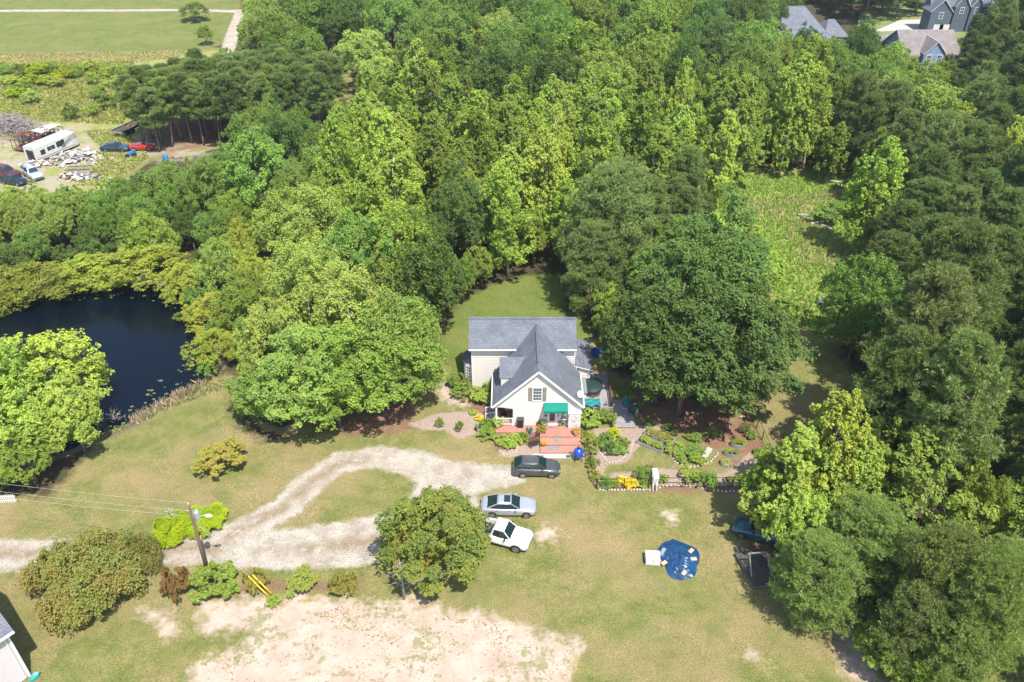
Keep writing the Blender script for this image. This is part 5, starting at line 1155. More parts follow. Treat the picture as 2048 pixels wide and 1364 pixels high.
rz = -.33; fw = P(1031, 1107); L_ = 5.7; a_ = (fw[0]-.325*L_*math.cos(rz)-math.sin(rz)*.98, fw[1]-.325*L_*math.sin(rz)+math.cos(rz)*.98); car('pickup_truck', 'white pickup truck with its bed under the bushy tree', *a_, rz, L_, 1.96, 1.9, 'pickup', pw, 'pickup truck')
a_ = near_side(228, 305, 1.8, -.04); car('scrap_sedan', 'dark blue sedan in tall grass at the scrap yard', *a_, -.04, 5.0, 1.8, 1.4, 'sedan', pnv)
a_ = P(286, 299); cr = car('wrecked_car', 'bright red wrecked car with crushed body at the scrap yard', *a_, .1, 4.0, 1.75, 1.15, 'sedan', prd)
q = MB(); q.box((-1.3, -.4, .95), (.9, .9, .05), prd, .6, M=Matrix.Rotation(.5, 4, 'Y')); q.build('bent_hood', cr)
a_ = P(66, 356); car('scrap_suv', 'silver estate SUV with roof rails at the lower left of the scrap yard', a_[0], a_[1]+.3, -.75, 4.9, 1.9, 1.8, 'suv', psl, 'SUV')
a_ = P(10, 357); car('scrap_truck', 'dark maroon SUV cut by the left edge at the scrap yard', a_[0], a_[1]+.8, -.35, 4.9, 1.9, 1.8, 'suv', pmr, 'SUV'); a_ = P(30, 367); car('scrap_black_car', 'black car in front of the maroon SUV at the scrap yard', *a_, -.3, 4.5, 1.75, 1.4, 'sedan', pbk)
a_ = P(1520, 1072); car('teal_car', 'dark teal car half hidden under the trees at the right', *a_, math.radians(158), 4.7, 1.8, 1.45, 'sedan', ptl)
# camper trailer (white), its back end torn open
def camper(name, label, pa, pb, burnt=False):
    a, b = Vector(P(*pa)), Vector(P(*pb)); L = (b-a).length; rz = math.atan2(b.y-a.y, b.x-a.x); t = thing(name, label, 'camper trailer', ((a.x+b.x)/2, (a.y+b.y)/2, 0), rz)
    m = whitep if not burnt else CHAR; h = 1.25; H_ = 2.9 if not burnt else 2.2; q = MB(); rg = []
    for u in (-.5, -.47, 0, .4, .46, .5):
        k = 1 if u < .42 else (.93 if u < .48 else .8); top = H_*(1 if u < .3 else (1.02 if u < .42 else .93 if u < .48 else .75)); rg.append([(u*L, -h*k, .45), (u*L, -h*k, top-.25), (u*L, -h*k*.85, top-.05), (u*L, 0, top), (u*L, h*k*.85, top-.05), (u*L, h*k, top-.25), (u*L, h*k, .45)])
    if not burnt:
        loft(q, rg, m, False); q.build('body', t)
        q = MB(); q.box((-L/2-.01, -.1, 1.4), (.04, 1.7, 1.7), CHAR); q.build('torn_end', t)
        for cx_, cz, w_, h_ in ((-L*.33, 1.6, .9, .8), (-L*.14, 1.75, 1.5, .6), (L*.06, 1.85, 1.3, .9), (L*.14, 1.7, .5, 1.3)): q = MB(); q.box((cx_, -h-.01, cz), (w_, .04, h_), glass); q.build('window', t)
        q = MB(); sw = mat('grey_stripe', (.20, .24, .25), .5)
        for k in range(4):
            pts = [(L*.08+i*.42, -h-.025, 1.0+.28*k*(i/8)+.9*math.sin(i/9*1.5+.1*k)) for i in range(9)]
            for p_, n_ in zip(pts[:-1], pts[1:]): q.bar(p_, n_, .012, .07, sw)
        q.build('swoosh_stripe', t)
        q = MB(); [q.box((-L*.3+i*1.3, .3*(-1)**i, H_+.05), (.35, .35, .12), galv) for i in range(6)]; q.build('roof_vent', t)
        q = MB(); q.bar((-L*.48, -h-.02, .75), (L*.4, -h-.02, .75), .02, .12, galv); q.build('trim_strip', t)
    else:
        for u in np.linspace(-.5, .5, 12):
            q = MB(); z_ = H_*rnd.uniform(.6, 1); [q.bar((u*L, s*h, .4), (u*L+rnd.uniform(-.2, .2), s*h*.9, z_), .08, .08, m) for s in (-1, 1)]; q.bar((u*L, -h, z_), (u*L, h, z_), .08, .08, m); q.build('rib', t)
        q = MB()
        for _ in range(26): q.box((rnd.uniform(-.48, .48)*L, rnd.uniform(-h, h), rnd.uniform(.5, H_)), (rnd.uniform(.4, 1.5), rnd.uniform(.1, .9), .04), rnd.choice([CHAR, CHAR, CHAR, RUST]), M=Matrix.Rotation(rnd.uniform(-.9, .9), 4, 'X') @ Matrix.Rotation(rnd.uniform(-.4, .4), 4, 'Z'))
        q.build('charred_panels', t); q = MB(); slab(q, (L*.0, -h, H_*.95), (L*.5, -h*.8, H_*1.0), (L*.5, h, H_*.9), (L*.0, h, H_), .05, whitep); q.build('roof_remnant', t)
        q = MB(); q.box((0, 0, .45), (L, 2*h, .1), RUST); q.build('floor', t)
    for u in (-.12, .02):
        for s in (-1, 1): q = MB(); q.tube([(u*L, s*(h-.3), .36), (u*L, s*(h-.05), .36)], .36, rubber, 14); q.build('wheel', t)
    return t
camper('camper_trailer', 'long white camper trailer with swoosh stripes and torn back end', (66, 326), (152, 290)); camper('burnt_camper', 'burnt-out blackened camper trailer behind the white one', (38, 304), (120, 270), True)
a, b = Vector(P(237, 275)), Vector(P(330, 232)); L_ = (b-a).length; t = thing('flatbed_trailer', 'long dark flatbed trailer running under the pines', 'trailer', ((a.x+b.x)/2, (a.y+b.y)/2, 0), math.atan2(b.y-a.y, b.x-a.x)); LB = L_
for s in (-1, 1): q = MB(); q.box((0, s*1.25, 1.05), (LB, .16, .35), BLACKM); q.build('side_rail', t); q = MB(); q.box((0, s*.5, .9), (LB, .14, .3), RUST); q.build('frame_beam', t)
q = MB(); n_ = int(LB/.6)
for i in range(n_): 
    if rnd.random() < .85: q.box((-LB/2+(i+.5)*LB/n_, 0, 1.1), (.42, 2.3, .07), mat('dark_planks', (.09, .07, .06), .9, 0, .4))
q.build('bed_planks', t); q = MB(); q.box((-LB/2-.05, 0, .95), (.12, 2.6, .25), galv); q.build('rear_bar', t)
for u in (-.38, -.28, .36):
    for s in (-1, 1): q = MB(); q.tube([(u*LB, s*.8, .5), (u*LB, s*1.15, .5)], .5, rubber, 14); q.build('wheel', t)
def debris(name, label, pxc, sx_, sy_, hz, n, mats, smin, smax, cat='debris', sticks=False, kind='stuff'):
    x, y = P(*pxc); q = MB()
    for i in range(n):
        u, v_ = rnd.gauss(0, .42), rnd.gauss(0, .42); rr_ = min(1, math.hypot(u, v_)); z_ = hz*max(0, 1-rr_**1.6)*rnd.random()**.5+.05; M = Matrix.Rotation(rnd.uniform(-.8, .8), 4, 'X') @ Matrix.Rotation(rnd.uniform(0, 3.1), 4, 'Z') @ Matrix.Rotation(rnd.uniform(-.5, .5), 4, 'Y')
        m = rnd.choice(mats); q.box((u*sx_, v_*sy_, z_), ((rnd.uniform(smin, smax)), rnd.uniform(.04, .09) if sticks else rnd.uniform(smin*.4, smax*.6), .05 if sticks else rnd.uniform(.03, .15)), m, M=M)
    o = q.build(name); o.location = (x, y, 0); tag(o, label, cat, kind=kind); return o
offw = mat('pale_scrap', (.46, .44, .40), .8, 0, .2); pinkp = mat('pink_insulation', (.50, .36, .31), .9); bluep = mat('blue_plastic_scrap', (.04, .16, .38), .5); dkp = mat('dark_scrap', (.05, .055, .065), .7); wood2 = mat('grey_sticks', (.30, .26, .24), .9, 0, .35)
debris('scrap_heap', 'heap of pale building scrap spilled beside the white camper', (152, 316), 5.0, 3.6, .9, 260, [offw]*4+[pinkp, dkp, galv, greywood, greywood], .25, 1.0)
debris('scrap_heap', 'pile of torn panels at the open end of the white camper', (78, 330), 2.6, 1.8, .7, 130, [offw, offw, pinkp, dkp, RUST], .3, 1.0); debris('scrap_heap', 'scattered pale scrap in front of the camper, nearest the trees', (158, 354), 4.2, 1.9, .5, 110, [offw, offw, galv, pinkp, dkp, RUST], .25, 1.0)
debris('brush_pile', 'large grey pile of branches at the left edge of the scrap yard', (22, 262), 6.5, 5, 3.0, 900, [wood2], .8, 2.4, 'brush pile', True, 'stuff'); debris('brush_pile', 'brown brush heap behind the burnt camper', (60, 275), 4.0, 3.0, 1.0, 300, [wood2, RUST], .5, 1.6, 'brush pile', True, 'stuff')
x, y = P(160, 344); t = thing('rusty_rack', 'rusty ladder-like rack lying on the scrap', 'rack', (x, y, .7), .1)
for s in (-1, 1): q = MB(); q.box((0, s*.9, 0), (4.0, .08, .08), BLACKM); q.build('rail', t)
for i in range(9): q = MB(); q.bar((-1.9+.45*i, -.9, 0), (-1.7+.45*i, .9, 0), .06, .06, BLACKM); q.build('rung', t)
x, y = P(263, 312); t = thing('broken_ride_on', 'blue broken ride-on vehicle in front of the red wreck', 'scrap vehicle', (x, y, 0), .5); q = MB(); q.box((0, 0, .55), (1.7, .6, .35), bluep, M=Matrix.Rotation(-.3, 4, 'Y')); q.box((.5, .1, .9), (.6, .5, .2), bluep); q.build('body', t)
for u, v_ in ((-.7, -.4), (.6, -.4), (.6, .4)): q = MB(); q.tube([(u, v_-.08, .3), (u, v_+.08, .3)], .3, rubber, 12); q.build('wheel', t)
q = MB(); q.bar((-.3, -1.6, .1), (-.1, .2, .2), .1, .05, offw); q.bar((.9, -.4, .1), (1.9, .2, .1), .1, .4, offw); q.build('loose_panel', t)
x, y = P(332, 320); q = MB(); q.lathe((0, 0, 0), [(.3, 0), (.35, .8), (.25, .95)], bluep, 14, 1.6, 1); one(q, 'blue_barrel', 'blue barrel among the shrubs at the edge of the scrap yard', 'barrel', (x, y, gz(x, y)))

# ------------------------------------------------------------------ yard things
x, y = P(1358, 1118); t = thing('blue_tarp', 'rumpled blue tarp spread over a low mound on the lawn', 'tarp', (x, y, 0)); q = MB(); n1, n2 = 30, 9; rg = []
out = [1.65+.14*math.sin(3*k*2*math.pi/n1+.6)+.10*math.sin(5*k*2*math.pi/n1)+rnd.uniform(-.05, .05) for k in range(n1)]
for j in range(n2+1):
    f = j/n2; rg.append([(math.cos(k*2*math.pi/n1)*out[k]*f*1.0, math.sin(k*2*math.pi/n1)*out[k]*f*1.28, .02+.42*(1-f**1.7)+(.05*math.sin(k*2.3+j)*f+.035*math.sin(k*1.3*2+j*2.2))*(1-f*.3)) for k in range(n1)])
for j in range(n2):
    for k in range(n1): k2 = (k+1) % n1; q.poly([rg[j][k], rg[j+1][k], rg[j+1][k2], rg[j][k2]], TARP)
q.build('sheet', t)
for i, (px_, py_) in enumerate(((1382, 1103), (1387, 1119), (1328, 1127), (1368, 1147), (1325, 1105))):
    x, y = P(px_, py_, .2); q = MB(); q.box((0, 0, .06), (.5 if i < 4 else .9, .3, .08), PAVER if i < 4 else galv, rnd.uniform(0, 1.5)); one(q, 'tarp_weight', ['tan paver weighing down the upper right of the blue tarp', 'tan paver weighing down the right edge of the blue tarp', 'pale paver at the left edge of the blue tarp', 'orange paver at the bottom of the blue tarp', 'grey slab at the upper left of the blue tarp'][i], 'paver', (x, y, .22))
x, y = P(1304, 1122); t = thing('wrapped_pallet', 'pallet of white wrapped bags left of the blue tarp', 'pallet', (x, y, 0), -.06)
for i in range(6): q = MB(); q.box((0, -.5+.2*i, .12), (1.25, .12, .03), greywood); q.build('slat', t)
for s in (-1, 0, 1): q = MB(); q.box((s*.55, 0, .05), (.1, 1.1, .1), greywood); q.build('runner', t)
wrap = mat('white_wrap', (.58, .59, .56), .5, 0, .2, 4, 20, .02)
for l_ in range(4):
    for i in range(3): 
        for j in range(2): q = MB(); q.box((-.3+.6*j, -.36+.36*i, .2+.15*l_), (.6-.02, .35-.02, .14), wrap, rnd.uniform(-.04, .04)); q.build('bag', t, .03)
# metal frame, timber stack and blocks at the wood edge
x, y = P(1535, 1150); t = thing('swing_frame', 'pale metal swing frame at the wood edge below the teal car', 'swing frame', (x, y, 0), .25)
for a_, b_ in (((-1.5, -.2, 0), (-1.5, .9, 2.0)), ((-1.5, 2.0, 0), (-1.5, .9, 2.0)), ((.2, -.6, 0), (-.1, .7, 2.0)), ((.3, 2.0, 0), (-.1, .7, 2.0)), ((-1.5, .9, 2.0), (-.1, .7, 2.0)), ((.1, -.2, .6), (1.4, .1, .9)), ((1.4, .1, 0), (1.4, .1, .9))): q = MB(); q.bar(a_, b_, .09, .09, galv); q.build('beam', t)
for i in range(2): x, y = P(1488+i*11, 1128+i*3); q = MB(); q.box((0, 0, .12), (.12, 3.6, .2), galv, .18); one(q, 'metal_beam', ['outer long metal beam lying at the lawn edge', 'inner long metal beam lying at the lawn edge'][i], 'beam', (x, y, 0))
x, y = P(1512, 1140); q = MB(); boards(q, -1.1, 1.1, -1.8, 1.8, .3, mat('dark_planks', (.16, .13, .11), .9), 'y', .2); q.box((0, 0, .12), (2.0, 3.4, .2), greywood); tag(one(q, 'trailer_bed', 'low dark plank bed at the wood edge beside the swing frame', 'trailer', (x, y, 0), .2))
def block(x, y, z, rz, lab):
    q = MB(); m = concrete
    for s in (-1, 1): q.box((0, s*.085, .1), (.4, .03, .19), m)
    for u in (-.185, 0, .185): q.box((u, 0, .1), (.03, .14, .19), m)
    one(q, 'cinder_block', lab, 'concrete block', (x, y, z), rz)
x, y = P(1566, 1158); block(x, y, 0, .1, 'upper cinder block right of the swing frame'); x, y = P(1568, 1166); block(x, y, 0, .1, 'lower cinder block right of the swing frame'); x, y = P(1505, 1160); block(x, y, 0, 0, 'cinder block at the left foot of the swing frame')
# ------------------------------------------------------------------ utility pole and lines
bx_, by_ = P(419, 1156); top = FW(378, 1012, by_)[1]; t = thing('utility_pole', 'brown utility pole with grey transformer beside the driveway', 'utility pole', (bx_, by_, 0))
lean = FW(378, 1012, by_)[0]-bx_
def pp(z): return Vector((lean*z/top, 0, z))
q = MB(); q.tube([pp(-.3), pp(top*.5), pp(top)], [.16, .14, .11], CREO, 12); q.build('pole', t)
c0 = pp(top-.9)+Vector((.42, 0, 0)); q = MB(); q.lathe(c0, [(.23, -.4), (.24, .3), (.2, .38), (.05, .42)], galv, 16); q.tube([c0+Vector((.1, -.05, .38)), c0+Vector((.1, -.05, .62))], .04, whitep, 7); q.box(c0+Vector((-.25, 0, .0)), (.25, .1, .4), galv); q.build('transformer', t)
c1 = pp(top-1.4); q = MB(); q.tube([c1, c1+Vector((.6, 0, .35)), c1+Vector((1.1, 0, .4))], .025, galv, 6); ar = q.build('lamp_arm', t); q = MB(); q.lathe(c1+Vector((1.3, 0, .36)), [(.1, -.06), (.17, 0), (.1, .1)], whitep, 12, 1.9, 1); q.build('lamp_head', ar)
q = MB(); q.tube([pp(top), pp(top)+Vector((0, 0, .35))], [.04, .03], whitep, 7); q.build('insulator', t)
q = MB(); q.tube([pp(top-.5)+Vector((-.05, 0, 0)), pp(top-.5)+Vector((-.5, 0, .05))], .03, galv, 6); q.build('bracket', t)
def wire(a, b, sag, label, rad=.010):
    a, b = Vector(a), Vector(b); pts = [a.lerp(b, i/14)-Vector((0, 0, sag*4*(i/14)*(1-i/14))) for i in range(15)]; q = MB(); q.tube(pts, rad, mat('wire_grey', (.42, .42, .4), .5, 0, .1), 4, False); one(q, 'power_line', label, 'wire')
base = Vector((bx_, by_, 0))
wire(base+pp(top)+Vector((0, 0, .35)), (*P(-420, 905, 8.2), 8.2), .5, 'upper power line running left from the utility pole'); wire(base+pp(top-1.1), (*P(-420, 935, 7.2), 7.2), .5, 'lower power line running left from the utility pole')
wire(base+pp(top-.5)+Vector((-.5, 0, .05)), (*P(-420, 920, 7.7), 7.7), .55, 'middle power line running left from the utility pole')
for i, (px_, py_) in enumerate(((548, 1192), (540, 1196))):
    g_ = Vector((*P(px_, py_), 0)); tp = base+pp(top-1-.5*i); d_ = (tp-g_).normalized(); wire(g_, tp, 0, ['upper guy wire of the utility pole', 'lower guy wire of the utility pole'][i], .012)
    q = MB(); q.tube([g_+d_*.1, g_+d_*2.5], .06, YELLOW, 8); one(q, 'guy_guard', ['right one of the two yellow guy wire guards', 'left one of the two yellow guy wire guards'][i], 'guy guard')
# picket fence at the left edge
a, b = Vector(P(-40, 1008)), Vector(P(36, 1004)); t = thing('picket_fence', 'short white picket fence under the yellow-green tree at the left edge', 'fence', (a.x, a.y, 0), math.atan2(b.y-a.y, b.x-a.x)); L_ = (b-a).length
for i in range(int(L_/.16)): q = MB(); q.box((.1+.16*i, -.03, .5), (.085, .02, .95), white); q.build('picket', t)
for z_ in (.25, .75): q = MB(); q.box((L_/2, 0, z_), (L_, .04, .08), white); q.build('rail', t)
# grey house in the lower left corner
t = thing('grey_house', 'tall grey-sided house cut by the bottom left corner', 'house'); c0 = Vector((-34.75, 34.45)); da = Vector((.63, .777)); db = Vector((-.777, .63)); q = MB()
siding(q, c0-da*12, c0, .1, 5.35, GREYW, step=.2); siding(q, c0, c0+db*9, .1, 5.35, GREYW, step=.2, span=None)
nb_ = c0+db*4.5; q.poly([(*c0, 5.3), (*(c0+db*9), 5.3), (*nb_, 8.3)], GREYW); q.box((*c0, 2.7), (.14, .14, 5.3), white, math.atan2(da.y, da.x)); q.build('wall', t)
q = MB(); e0 = c0-db*.45+da*.4; e1 = e0-da*13; r0 = nb_+da*.4; r1 = r0-da*13; f0 = c0+db*9.45+da*.4; f1 = f0-da*13; slab(q, (*e1, 5.2), (*e0, 5.2), (*r0, 8.4), (*r1, 8.4), .12, ROOF_B, white); slab(q, (*f0, 5.2), (*f1, 5.2), (*r1, 8.4), (*r0, 8.4), .12, ROOF_B, white); q.build('roof', t)
q = MB(); q.bar((*(e0-db*.06), 5.15), (*(e1-db*.06), 5.15), .13, .13, white); dsp = c0-db*.08-da*.25; q.bar((*(e0-da*.3), 5.05), (*dsp, 4.75), .08, .08, white); q.bar((*dsp, 4.75), (*dsp, .2), .08, .08, white); q.build('gutter', t)
mt = c0-da*2.2-db*.08; q = MB(); q.box((*mt, 1.6), (.3, .16, .4), galv, math.atan2(da.y, da.x)); q.build('electric_meter', t)
x, y = P(68, 1352, .3); q = MB(); q.lathe((0, 0, 0), [(.2, 0), (.24, .2), (.26, .35), (.23, .35), (.2, .15)], mat('teal_plastic', (.05, .30, .28), .4), 14, .75, 1.6, True, -.6); one(q, 'teal_tub', 'small teal plastic tub on the grass beside the grey house', 'tub', (x, y, 0))
# ------------------------------------------------------------------ far houses
def far_house(name, label, pxl, pxr, py_r, zr, py_e, ze, wallm, roofm, gables=(), garage=None, hip=0):
    Yr = P(0, py_r, zr)[1]; Ye = P(0, py_e, ze)[1]
    if Yr < Ye+2: Yr = Ye+5
    X0, X1 = FW(pxl, py_e, Ye)[0], FW(pxr, py_e, Ye)[0]; t = thing(name, label, 'house'); Yb = 2*Yr-Ye; q = MB()
    slab(q, (X0, Ye, ze), (X1, Ye, ze), (X1-hip, Yr, zr), (X0+hip, Yr, zr), .15, roofm, white); slab(q, (X1, Yb, ze), (X0, Yb, ze), (X0+hip, Yr+.003, zr), (X1-hip, Yr+.003, zr), .15, roofm, white)
    if hip:
        q.poly([(X0, Ye, ze), (X0+hip, Yr, zr), (X0, Yb, ze)], roofm); q.poly([(X1, Ye, ze), (X1, Yb, ze), (X1-hip, Yr, zr)], roofm)
    q.build('roof', t); q = MB(); k = .45
    for p_, n_ in (((X0+k, Ye+k), (X1-k, Ye+k)), ((X1-k, Ye+k), (X1-k, Yb-k)), ((X1-k, Yb-k), (X0+k, Yb-k)), ((X0+k, Yb-k), (X0+k, Ye+k))): siding(q, p_, n_, .1, ze, wallm, step=.3)
    if not hip:
        for xx in (X0+k, X1-k): q.poly([(xx, Ye+k, ze-.05), (xx, Yb-k, ze-.05), (xx, Yr, zr-.3)], wallm)
    q.build('wall', t)
    n = int((X1-X0)/3.2)
    for i in range(n): window(t, (X0+(X1-X0)*(i+.5)/n, Ye+k-.03, ze-1.5), 1.0, 1.5, (0, -1), (2, 2))
    for (gl_, gr_, gz_, gze, out_, gm, nw) in gables:
        Yg = Ye-out_; gx0, gx1 = FW(gl_, py_e, Yg)[0], FW(gr_, py_e, Yg)[0]; gm_ = (gx0+gx1)/2; q = MB(); Yt = Yr
        slab(q, (gx0-.25, Yg-.3, gze), (gm_, Yg-.3, gz_), (gm_, Yt, gz_), (gx0-.25, Yt, gze), .12, roofm, white); slab(q, (gx1+.25, Yg-.3, gze), (gx1+.25, Yt, gze), (gm_+.003, Yt, gz_), (gm_+.003, Yg-.3, gz_), .12, roofm, white); q.build('gable_roof', t)
        q = MB(); siding(q, (gx0, Yg), (gx1, Yg), .1, gze, gm, step=.3); q.poly([(gx0, Yg, gze-.05), (gx1, Yg, gze-.05), (gm_, Yg, gz_-.2)], gm); siding(q, (gx1, Yg), (gx1, Ye+1), .1, gze, gm, step=.3); siding(q, (gx0, Ye+1), (gx0, Yg), .1, gze, gm, step=.3); q.build('gable_wall', t)
        for i in range(nw): window(t, (gx0+(gx1-gx0)*(i+.5)/nw, Yg-.03, gze-.95), .9, 1.4, (0, -1), (2, 2))
    return t, X0, X1, Ye, Yr
B = far_house('blue_house', 'blue-sided house with taupe roof among the trees at the top right', 1806, 1922, 59, 9.0, 112, 5.0, BLUEW, ROOF_T, [(1848, 1890, 8.3, 5.6, .8, BLUEW, 2)])
B2 = far_house('blue_garage_wing', 'lower taupe-roofed wing at the left of the blue house', 1757, 1806, 68, 6.2, 96, 3.9, BLUEW, ROOF_T)
Ch = far_house('slate_house', 'two-storey slate-blue house with white garage at the top right', 1862, 1990, -22, 10.0, 14, 6.2, SLATEW, ROOF_B, [(1866, 1908, 8.6, 5.6, 2.5, SLATEW, 1), (1912, 1940, 9.4, 6.4, .6, SLATEW, 1), (1944, 1966, 9.0, 6.4, .6, SLATEW, 1)])
q = MB(); Yg = Ch[3]-2.5-.06; gx0, gx1 = FW(1868, 40, Yg)[0], FW(1888, 40, Yg)[0]; 
for i in range(2): q = MB(); q.box(((gx0*(1-i)+gx1*i)+(1.6 if i == 0 else .6), Yg, 1.3), (2.5, .08, 2.4), white); [q.box(((gx0*(1-i)+gx1*i)+(1.6 if i == 0 else .6), Yg-.05, .5+.6*k), (2.4, .03, .04), greywood) for k in range(4)]; q.build('garage_door', Ch[0])
A = far_house('grey_roofed_house', 'house with a large grey hip roof half hidden by trees at the top', 1560, 1665, 12, 8.5, 78, 4.0, TANW, ROOF_B, hip=3.5); A2 = far_house('grey_roofed_wing', 'smaller grey hip roof beside the large grey one at the top', 1648, 1698, 38, 6.8, 74, 4.0, TANW, ROOF_B, hip=2.2)
D = far_house('white_cottage', 'small grey-roofed white cottage almost hidden in the middle wood', 944, 1010, 124, 6.5, 150, 4.0, white, mat('pale_metal_roof', (.33, .35, .38), .4, .2, .1))
q = MB(); xq = [P(1745, 66), (P(1862, 60)), P(1868, 40), P(1800, 42)]; q.poly([(a, b, .3) for a, b in xq], concrete); tag(q.build('far_driveway'), 'pale concrete driveway between the far houses', kind='structure')
q = MB(); xq = [P(1700, 130), P(2000, 130), P(2000, 20), P(1900, -30), P(1720, 20)]; q.poly([(a, b, .285) for a, b in xq], mat('far_lawn', (.17, .20, .06), .95, 0, .3, .3, 6)); tag(q.build('far_lawn'), 'green lawn around the far houses', kind='structure')
# ------------------------------------------------------------------ dead tree, logs, reeds, weeds
def dead_tree(x, y, h, label, m=palebark, name='dead_tree', spread=.5, n=16):
    q = MB(); q.tube([(0, 0, -.2), (.05, 0, h*.4), (-.05, .05, h)], [.11, .07, .015], m, 7); t = thing(name, label, 'tree', (x, y, gz(x, y))); q.build('trunk', t); q = MB()
    for i in range(n):
        z_ = h*(.25+.7*i/n); a_ = i*2.4; L = spread*h*(1-.7*i/n)*rnd.uniform(.6, 1); p1 = Vector((math.cos(a_)*L*.5, math.sin(a_)*L*.5, z_+L*.35)); p2 = Vector((math.cos(a_+.3)*L, math.sin(a_+.3)*L, z_+L*.6)); q.tube([(0, 0, z_), p1, p2], [.035, .025, .01], m, 4, False)
        for k in range(3): d_ = Vector((rnd.uniform(-1, 1), rnd.uniform(-1, 1), rnd.uniform(0, 1)))*L*.4; q.tube([p1.lerp(p2, k/3), p1.lerp(p2, k/3)+d_], [.015, .006], m, 3, False)
    q.build('branches', t)
x, y = P(808, 1198); dead_tree(x, y, 4.6, 'thin pale bare tree in front of the thin olive tree', mat('dead_bark', (.34, .31, .27), .9), spread=.34, n=22); x, y = P(1830, 1120); dead_tree(x, y, 7, 'bare grey branches in the gap between the pale pines', spread=.6); x, y = P(225, 832); dead_tree(x, y, 1.8, 'bare twiggy bush on the pond bank', wood2, spread=.8); x, y = P(350, 1050); dead_tree(x, y, 2.0, 'bare pale twigs sticking out of the lime-green bush', spread=.5)
for a_, b_, r_, lab in (((1595, 432), (1645, 438), .3, 'upper fallen log in the tall grass clearing'), ((1620, 450), (1690, 440), .25, 'crossing fallen log in the tall grass clearing'), ((1640, 452), (1665, 462), .2, 'short fallen log in the tall grass clearing'), ((1645, 363), (1690, 368), .2, 'pale log along the far edge of the clearing'), ((1478, 838), (1492, 836), .08, 'pale branch at the top of the garden')):
    a, b = P(*a_), P(*b_); q = MB(); q.tube([(*a, .2), ((a[0]+b[0])/2, (a[1]+b[1])/2, .3), (*b, .2)], [r_, r_*.8, r_*.5], palebark, 8); one(q, 'fallen_log', lab, 'log')
def tuft_field(name, label, polys_px, n, h, wd_, cols, kind='stuff', avoid=None, zoff=0, dens=None):
    V, Fc, cc = [], [], []; allp = [p for poly in polys_px for p in poly]; k = 0; mats_ = []
    per = n//len(polys_px); xs = []
    for poly in polys_px:
        w_ = W(poly); lo, hi = w_.min(0), w_.max(0); p = RNG.uniform(lo, hi, (per*3, 2)); p = p[sdist(p, w_) > .1][:per]; xs.append(p)
    p = np.concatenate(xs); 
    if dens: p = p[RNG.uniform(0, 1, len(p)) < dens(p)]
    z = gz_np(p)+zoff; c = np.repeat(np.column_stack([p, z]), 5, 0); m_ = len(c); s = (h*RNG.uniform(.5, 1.4, (m_, 1)))
    d = unit(RNG.normal(size=(m_, 3))*.5+np.array([0, 0, 1.0])); t_ = unit(np.cross(d, RNG.normal(size=(m_, 3)))); c = c+RNG.normal(size=(m_, 3))*np.array([.08, .08, 0])*h*3
    V = np.stack([c-t_*wd_*s, c+d*s, c+t_*wd_*s], 1).reshape(-1, 3); me = np_mesh(name, V, np.arange(m_*3).reshape(-1, 3), LEAF, RNG.uniform(0, 1, m_)); o = link(name, me); o.color = (*cols, 1); return tag(o, label, kind=kind)
tuft_field('meadow_grass', 'tufts of rough grass in the weedy meadow', [[(0, 128), (270, 122), (262, 165), (250, 250), (0, 240)]], 6000, .4, .3, (.24, .31, .09)); tuft_field('tan_meadow_grass', 'tan seeding grass tufts in the weedy meadow', [[(0, 128), (270, 122), (262, 165), (250, 250), (0, 240)]], 4000, .4, .25, (.40, .34, .17)); tuft_field('dry_meadow_grass', 'dry brownish grass tufts along the edge of the far field', [[(0, 108), (420, 100), (400, 108), (280, 124), (0, 128)]], 1500, .4, .3, (.38, .34, .2))
tuft_field('yard_grass', 'dry grass tufts between the wrecks', [[(165, 262), (225, 258), (262, 272), (300, 312), (262, 345), (215, 372), (150, 372), (185, 335), (205, 300)]], 1500, .26, .4, (.30, .34, .12))
tuft_field('clearing_grass', 'tall grass tufts in the clearing', [[(1370, 420), (1450, 350), (1750, 345), (1750, 560), (1700, 640), (1640, 680), (1560, 610), (1500, 520), (1420, 470)]], 9500, .4, .28, (.28, .40, .10)); tuft_field('clearing_seedheads', 'pinkish dry seed heads in the clearing', [[(1500, 400), (1700, 380), (1640, 450), (1740, 540), (1600, 540), (1560, 440), (1450, 430)]], 1000, .5, .2, (.42, .35, .27))
tuft_field('soil_weeds', 'sparse low weeds on the bare pale soil', [[(430, 1260), (1150, 1290), (1130, 1400), (380, 1400)], [(700, 1205), (1000, 1245), (1050, 1290), (800, 1300), (620, 1230)]], 1700, .08, .5, (.27, .27, .14), dens=lambda p: np.clip(.5+.9*np.sin(p[:, 0]*.9+np.sin(p[:, 1]*1.3)*2)*np.sin(p[:, 1]*.8+p[:, 0]*.37), .04, 1)); tuft_field('reeds', 'dry pinkish reeds along the near pond bank', [[(235, 835), (300, 805), (352, 780), (400, 757), (425, 760), (370, 800), (280, 850)]], 190, .7, .12, (.42, .36, .30))
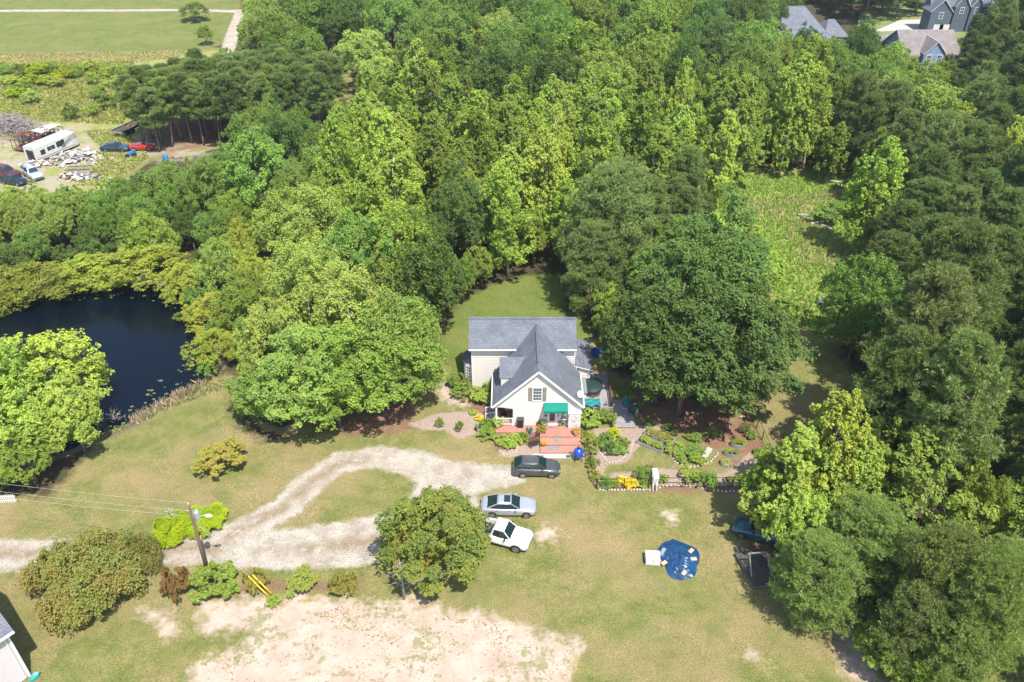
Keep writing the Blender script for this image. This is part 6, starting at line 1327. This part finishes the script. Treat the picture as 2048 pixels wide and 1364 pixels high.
tuft_field('bank_weeds', 'pale weeds on the muddy pond bank', [[(190, 862), (300, 812), (400, 765), (470, 755), (440, 782), (330, 822), (200, 880)]], 900, .22, .4, (.30, .34, .18)); tuft_field('yellow_weeds', 'little yellow flowers around the tarp and at the lawn edge', [[(1285, 1075), (1345, 1080), (1330, 1100), (1290, 1098)], [(1090, 1300), (1180, 1320), (1160, 1380), (1090, 1370)], [(570, 1200), (640, 1195), (640, 1205), (570, 1208)]], 260, .06, .5, (.62, .50, .06))

# floating pads and scum on the pond
def pond_pads():
    V, Fc = [], []; w_ = PONDW; lo, hi = w_.min(0), w_.max(0); p = RNG.uniform(lo, hi, (9000, 2)); d = sdist(p, w_); k = (d > .2) & (d < 4.0) & (RNG.uniform(0, 1, len(p)) < np.clip(1.2-d/4, .03, 1)*(.25+.75*(np.sin(p[:, 0]*.5)*np.sin(p[:, 1]*.7) > .1))); p = p[k][:900]
    a = np.arange(6)*math.pi/3; r = RNG.uniform(.06, .22, len(p))
    V = np.stack([p[:, None, 0]+np.cos(a)*r[:, None]*1.3, p[:, None, 1]+np.sin(a)*r[:, None], np.full((len(p), 6), WATER_Z+.012)], -1).reshape(-1, 3)
    me = np_mesh('lily_pads', V, np.arange(len(p)*6).reshape(-1, 6), mat('pad_green', (.10, .13, .04), .7, 0, .5, .4)); tag(link('lily_pads', me), 'small floating leaves and scum along the pond edges', kind='stuff')
pond_pads()
# thin summer haze over the whole place
hm = bpy.data.materials.new('haze_air'); hm.use_nodes = True; hn = hm.node_tree; hn.nodes.clear()
ho = hn.nodes.new('ShaderNodeOutputMaterial'); hv = hn.nodes.new('ShaderNodeVolumePrincipled'); hv.inputs['Density'].default_value = .0002; hv.inputs['Color'].default_value = (.82, .90, 1, 1); hv.inputs['Anisotropy'].default_value = .3
hn.links.new(hv.outputs[0], ho.inputs['Volume'])
q = MB(); q.box((0, 200, 26), (5600, 6400, 60), hm); tag(q.build('haze'), 'thin pale summer haze in the air', kind='stuff')
